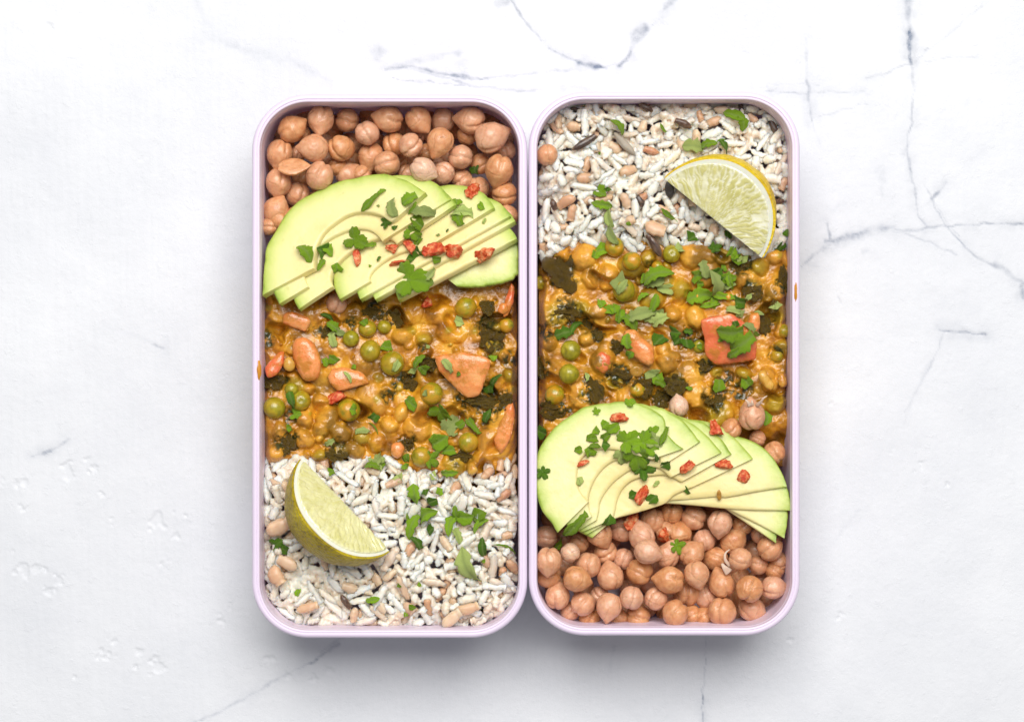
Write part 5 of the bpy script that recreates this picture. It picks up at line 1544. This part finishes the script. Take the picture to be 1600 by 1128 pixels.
HM = {'': 'herb', 'd': 'darkherb', 'p': 'paleherb'}
HERBS = {}
for c in ('', 'd', 'p'):
    HERBS['s' + c] = [blade('herb_strip', 60 + i + len(c) * 9, MT[HM[c]], (0.24, 0.34, 0.40, 0.28, 0.46, 0.30)[i], 0.15 + .06 * i, (0, 2, 3, 3, 2, 4)[i]) for i in range(6)]
    HERBS['b' + c] = [scrap('herb_scrap', 80 + i + len(c) * 9, MT[HM[c]]) for i in range(6)]
    HERBS['l' + c] = [lobed('herb_leaflet', 100 + i, MT[HM[c]], (5, 3)[i % 2]) for i in range(2)]
    HERBS['t' + c] = [lobed('herb_leaf', 120 + i, MT[HM[c]], 3, 0.22) for i in range(2)]
HERBS['n'] = [blade('herb_sprig', 140 + i, MT['herb'], 0.09, 0.12) for i in range(2)]
HDESC = {'s': 'curled green herb strip', 'sd': 'dark green herb strip', 'sp': 'pale green herb strip', 'b': 'chopped green herb scrap', 'bd': 'dark green herb scrap', 'bp': 'pale herb scrap underside up',
         'l': 'toothed green herb leaflet', 'ld': 'dark toothed herb leaflet', 'lp': 'pale toothed herb leaflet', 't': 'bright green lobed herb leaf', 'td': 'dark lobed herb leaf', 'tp': 'pale lobed herb leaf', 'n': 'thin green herb stem'}


def cCs(x, y, r=0): return (825 + x / 4.7, 615 + y / 4.7, r / 4.7)
def cDs(x, y, r=0): return (1030 + x / 4.7, 615 + y / 4.7, r / 4.7)


HL = [  # crop frame, box, then x, y, half length, angle, kind
 (c2, 'L', '630,295,36,-20,b 455,325,46,35,s 490,345,42,30,sp 455,390,48,75,sp 422,512,38,-50,b 460,498,44,60,b 755,430,50,-65,b 547,590,42,55,sp 1095,530,50,55,sp 930,508,54,-50,s 957,556,48,20,b 905,562,38,-20,bp 805,540,42,60,bp 575,540,22,0,b 237,720,54,80,sd 250,800,46,10,l 570,775,50,-50,b 685,818,48,5,bd 690,870,50,50,n 890,742,52,70,b 615,895,48,-10,bp 215,877,34,10,b 440,955,32,-30,sp 1055,795,88,60,t 1105,865,80,-50,tp 1225,865,82,50,s 1305,820,50,-10,bd 1165,860,44,-30,b 1045,950,78,-50,b 1092,1000,52,20,b 970,685,24,-60,bp 1345,610,62,-60,sd 1318,660,50,0,bd 1335,490,34,5,b 1150,580,20,-70,b 695,1065,62,60,lp 862,1040,34,20,b 855,1085,30,-20,s 1000,1050,66,40,l 1100,1112,56,0,s 430,258,48,30,sd 1155,290,40,20,bp 980,430,22,10,bp 890,62,130,5,t 985,28,50,-40,sp'),
 (c1, 'L', '690,678,82,-45,s 748,622,34,-40,s 730,698,14,10,bp 815,710,64,80,sp 770,790,46,0,ld 825,822,22,20,bd 910,668,54,-30,s 925,712,46,-60,s 985,740,78,5,sp 952,792,56,70,b 925,850,66,35,t 955,895,44,45,b 950,960,60,-20,bd 910,1002,44,70,bd 1062,1002,40,20,b 1175,675,48,-60,b 1205,736,74,0,sp 1185,775,50,70,s 1315,700,32,-50,b 1335,785,20,-60,sp 1070,862,20,0,bp 600,890,88,25,t 685,912,40,-10,s 325,965,70,50,s 408,955,68,-75,bd 400,1030,46,-60,s 448,945,54,45,s 495,1048,46,20,b 735,1000,20,-60,sd 685,1038,14,0,b 1280,490,50,20,bd 1125,838,12,-50,sd'),
 (c3, 'L', '950,262,70,88,s 922,445,86,-70,s 1012,368,72,-32,s 903,400,38,70,s 1000,250,38,-30,bd 1035,305,42,30,bd 1080,245,34,60,b 1030,470,44,10,bd 945,535,54,50,sd 1140,440,78,-70,s 1175,362,48,80,s 1218,390,66,-20,b 1300,385,74,80,b 1312,442,64,-40,s 1325,560,64,85,sd 1250,655,120,65,sp 1170,500,56,70,sp 1330,642,18,0,b 150,545,54,-30,td 195,575,46,70,bd 715,70,60,-50,sp 698,108,52,10,s 740,92,44,50,b 850,165,40,-40,bp 895,55,36,0,b 1045,160,54,60,bp 1460,555,80,25,n 920,905,30,10,b 885,945,22,70,b 965,775,20,70,b 850,780,22,-20,b 1325,920,16,0,bd 460,135,38,10,b 700,862,46,-8,s 275,820,28,70,b'),
 (c4, 'R', '525,250,62,55,s 1190,190,72,15,s 1240,225,54,80,s 955,366,70,5,sp 1045,350,64,-15,s 1110,325,54,-20,n 1125,365,48,60,sd 430,622,58,-30,b 470,605,34,10,bd 440,680,68,10,s 487,762,66,85,sp 500,860,70,70,sp 810,745,60,40,s 850,775,26,20,n 950,880,58,40,bd 1450,930,46,0,bd 1490,850,30,80,bd 785,255,36,60,s 425,400,13,0,b 1150,860,36,30,bd 590,800,20,20,b'),
 (c5, 'R', '420,110,54,-70,b 385,132,36,10,b 520,282,78,-20,bp 540,312,54,-55,sp 855,105,40,10,bp 1045,95,54,-30,ld 1140,120,56,60,b 1168,158,46,30,b 1200,162,42,-30,bp 1095,208,28,0,b 735,258,100,-22,s 715,288,64,-10,sp 775,320,62,50,bp 650,265,36,-70,s 950,250,54,-60,b 965,292,38,70,b 990,215,58,70,sp 1030,292,96,75,sp 1060,230,54,20,bd 1112,265,66,0,s 1110,300,60,10,bp 1142,272,58,80,s 960,355,82,-10,s 1085,360,82,10,s 1020,415,66,-10,s 1040,398,42,60,b 1180,395,58,55,bd 1150,440,54,10,bp 1192,460,42,20,bp 1230,372,30,-50,bp 1380,415,54,-10,bp 420,405,40,-60,b 465,440,44,70,b 520,470,50,75,b 490,428,46,10,b 640,470,92,-15,sp 590,502,64,50,s 710,400,60,-70,s 740,450,54,30,bp 745,495,60,-30,sp 690,490,48,10,sp 650,368,42,-40,s 270,530,64,-45,sd 215,572,60,-15,sd 570,610,48,80,s 577,682,42,70,b 740,605,56,10,bd 825,560,48,60,bd 840,612,54,80,bd 892,622,50,70,bd 900,555,30,10,sd 965,640,28,70,b 1130,555,80,0,s 1168,582,50,60,s 1160,520,34,-60,bd 1080,600,24,-30,b 1200,622,82,-35,s 1160,662,64,-30,s 1235,530,44,35,sp 1272,562,32,40,s 705,785,54,-35,bp 740,818,60,-50,b 745,850,48,20,s 905,870,30,0,b 1070,855,60,-20,b 1220,832,54,30,b 1328,1030,50,85,s 95,1112,48,20,bd 345,805,30,80,sp 1290,460,32,20,sp'),
 (cCs, 'R', '500,270,50,50,b 470,330,52,20,b 565,225,48,-60,b 622,252,66,-10,b 572,315,54,30,b 490,385,50,0,s 450,425,62,-30,b 370,412,44,15,b 572,372,62,30,bd 735,345,118,-20,t 690,455,84,70,tp 800,470,130,75,t 860,370,125,35,t 925,345,80,15,tp 850,550,100,5,ld 940,470,38,80,sd 1000,312,84,-65,s 920,275,58,-30,l 500,130,38,-20,l 750,65,54,-30,l 110,580,66,60,ld 1015,517,52,-25,bd 380,645,44,70,bp 915,770,60,10,bd 778,750,54,80,bd 940,662,34,0,bp 350,965,155,-46,s 215,1095,56,-65,s 590,930,64,-20,bd'),
 (cDs, 'R', '205,710,44,45,bd 672,0,1,0,b'),
 (c6, 'R', '672,715,46,60,l')]
for f, box, txt in HL:
    for i, it in enumerate(txt.split()):
        x, y, h, a, k = it.split(','); x, y, h, a = float(x), float(y), float(h), float(a)
        if h < 3: continue
        px, py, hp = f(x, y, h)
        lib = HERBS[k]
        loc, R = seat(px, py, hp, a, 0.0005)
        tw = Euler((rnd.uniform(-.22, .22), rnd.uniform(-.18, .18), 0)).to_matrix()
        if k.startswith('b'): tw = tw @ Matrix.Rotation(rnd.choice((0, 0.9, 2.2, 3.1)), 3, 'Z')
        sc = hp * S * 0.93
        me = lib[(i * 5 + int(x)) % len(lib)]
        o = link(me.name.split('.')[0], me)
        o.matrix_world = Matrix.LocRotScale(Vector(loc), (R @ tw).to_quaternion(), Vector((sc, sc, sc * 1.25)))
        tag(o, label_by(('tiny ' if hp < 7 else 'large ' if hp > 22 else '') + HDESC[k], px, py, box), 'herb', 'chopped herbs scattered on the food')


def flake_mesh(seed, mat):
    D, F = ico(4)
    r1 = random.Random(seed)
    V = D.copy()
    for k in range(9):                                    # broken facets
        n = np.array([r1.gauss(0, 1) for _ in range(3)]); n /= np.linalg.norm(n)
        h = V @ n; c = r1.uniform(.35, .75)
        V -= np.maximum(h - c, 0)[:, None] * n * 0.95
    V *= 1 + 0.30 * fbm(D[:, 0] * 2.5, D[:, 1] * 2.5, D[:, 2] * 2.5, seed, 4)[:, None]
    V *= np.array([1.1, 0.85, 0.62])
    V[:, 2] += 0.25 * V[:, 0] ** 2 * r1.uniform(-1, 1)
    return mesh('chilli_flake', V, F, mat)


FLM = [flake_mesh(s, MT['chilli']) for s in range(6)]
CH = [(c1, 'L', 'folded pale red chilli flake on the chickpeas', 1270, 613, 48, -20), (c1, 'L', 'rounded red chilli flake below the torn leaf in the hollow', 612, 990, 46, 80), (c1, 'L', 'smooth red chilli flake right of the hollow', 815, 936, 42, 0), (c1, 'L', 'orange red chilli flake touching dark herbs', 908, 930, 44, 50),
      (c1, 'L', 'broad crinkled chilli flake in the middle of the slices', 1045, 950, 62, 10), (c1, 'L', 'upright deep red chilli flake on the slices', 1170, 955, 60, 75), (c1, 'L', 'chilli flake with a pale tip, furthest right on the slices', 1340, 975, 60, -15), (c1, 'L', 'thin sliver of chilli below the smooth flake', 850, 1020, 50, -12),
      (c2, 'L', 'curled red chilli flake under the edge of the avocado', 970, 190, 42, -55), (c2, 'L', 'square pink chilli piece beside a pea in the curry', 480, 710, 52, -30), (cCs, 'R', 'pale orange chilli flake near the top of the avocado fan', 665, 180, 58, 20), (cCs, 'R', 'long orange chilli flake on the avocado, biggest of all', 832, 740, 104, -62),
      (cCs, 'R', 'red chilli flake resting on chickpeas below the avocado', 770, 940, 70, -30), (cCs, 'R', 'small brown orange chilli flake at the hollow of the avocado', 402, 508, 42, -25), (cDs, 'R', 'dark red chilli flake on the upper edge of the avocado', 420, 265, 74, 62), (cDs, 'R', 'round red chilli flake on the third avocado slice', 210, 540, 56, -40),
      (cDs, 'R', 'round red chilli flake on the fifth avocado slice', 470, 520, 58, 30), (cDs, 'R', 'orange chilli flake on the wide green edged slice', 625, 600, 58, 20), (cDs, 'R', 'pointed orange chilli flake between the chickpeas', 35, 1042, 62, -70)]
for i, (f, box, lab, x, y, h, a) in enumerate(CH):
    px, py, hp = f(x, y, h)
    loc, R = seat(px, py, hp, a, 0.0008)
    o = link('chilli_flake', FLM[i % 6]); sc = hp * S * 1.08
    o.matrix_world = Matrix.LocRotScale(Vector(loc), R.to_quaternion(), Vector((sc, sc * (0.45 if 'sliver' in lab or 'long' in lab else 1), sc)))
    tag(o, lab, 'chilli flake', 'dried chilli flakes')


def seed_at(name, f, x, y, h, a, sx, mat, lab, cat):
    px, py, hp = f(x, y, h)
    D, F = ico(3)
    D = D * np.array([1, sx, 0.4]); D[:, 2] -= 0.25 * np.exp(-(D[:, 0] ** 2 + D[:, 1] ** 2) / 0.12) * (D[:, 2] > 0)
    loc, R = seat(px, py, hp, a, 0.0009)
    o = link(name, mesh(name, D, F, mat)); sc = hp * S
    o.matrix_world = Matrix.LocRotScale(Vector(loc), R.to_quaternion(), Vector((sc,) * 3))
    tag(o, lab, cat)


seed_at('chilli_seed', c5, 615, 775, 38, 0, 0.9, MT['corn'], 'round pale yellow chilli seed in the right curry above two dark leaves', 'chilli seed')
seed_at('chilli_seed', cDs, 440, 745, 44, 85, 0.4, MT['corn'], 'slender yellow chilli seed on the edge of an avocado slice, right box', 'chilli seed')
seed_at('dark_seed', c4, 822, 605, 56, 82, 0.48, MT['seed'], 'black striped seed husk at the left tip of the lemon wedge', 'seed')
seed_at('grain_husk', c4, 565, 345, 90, 48, 0.26, MT['husk'], 'grey brown grain husk lying on the rice beside the long black grain', 'husk')
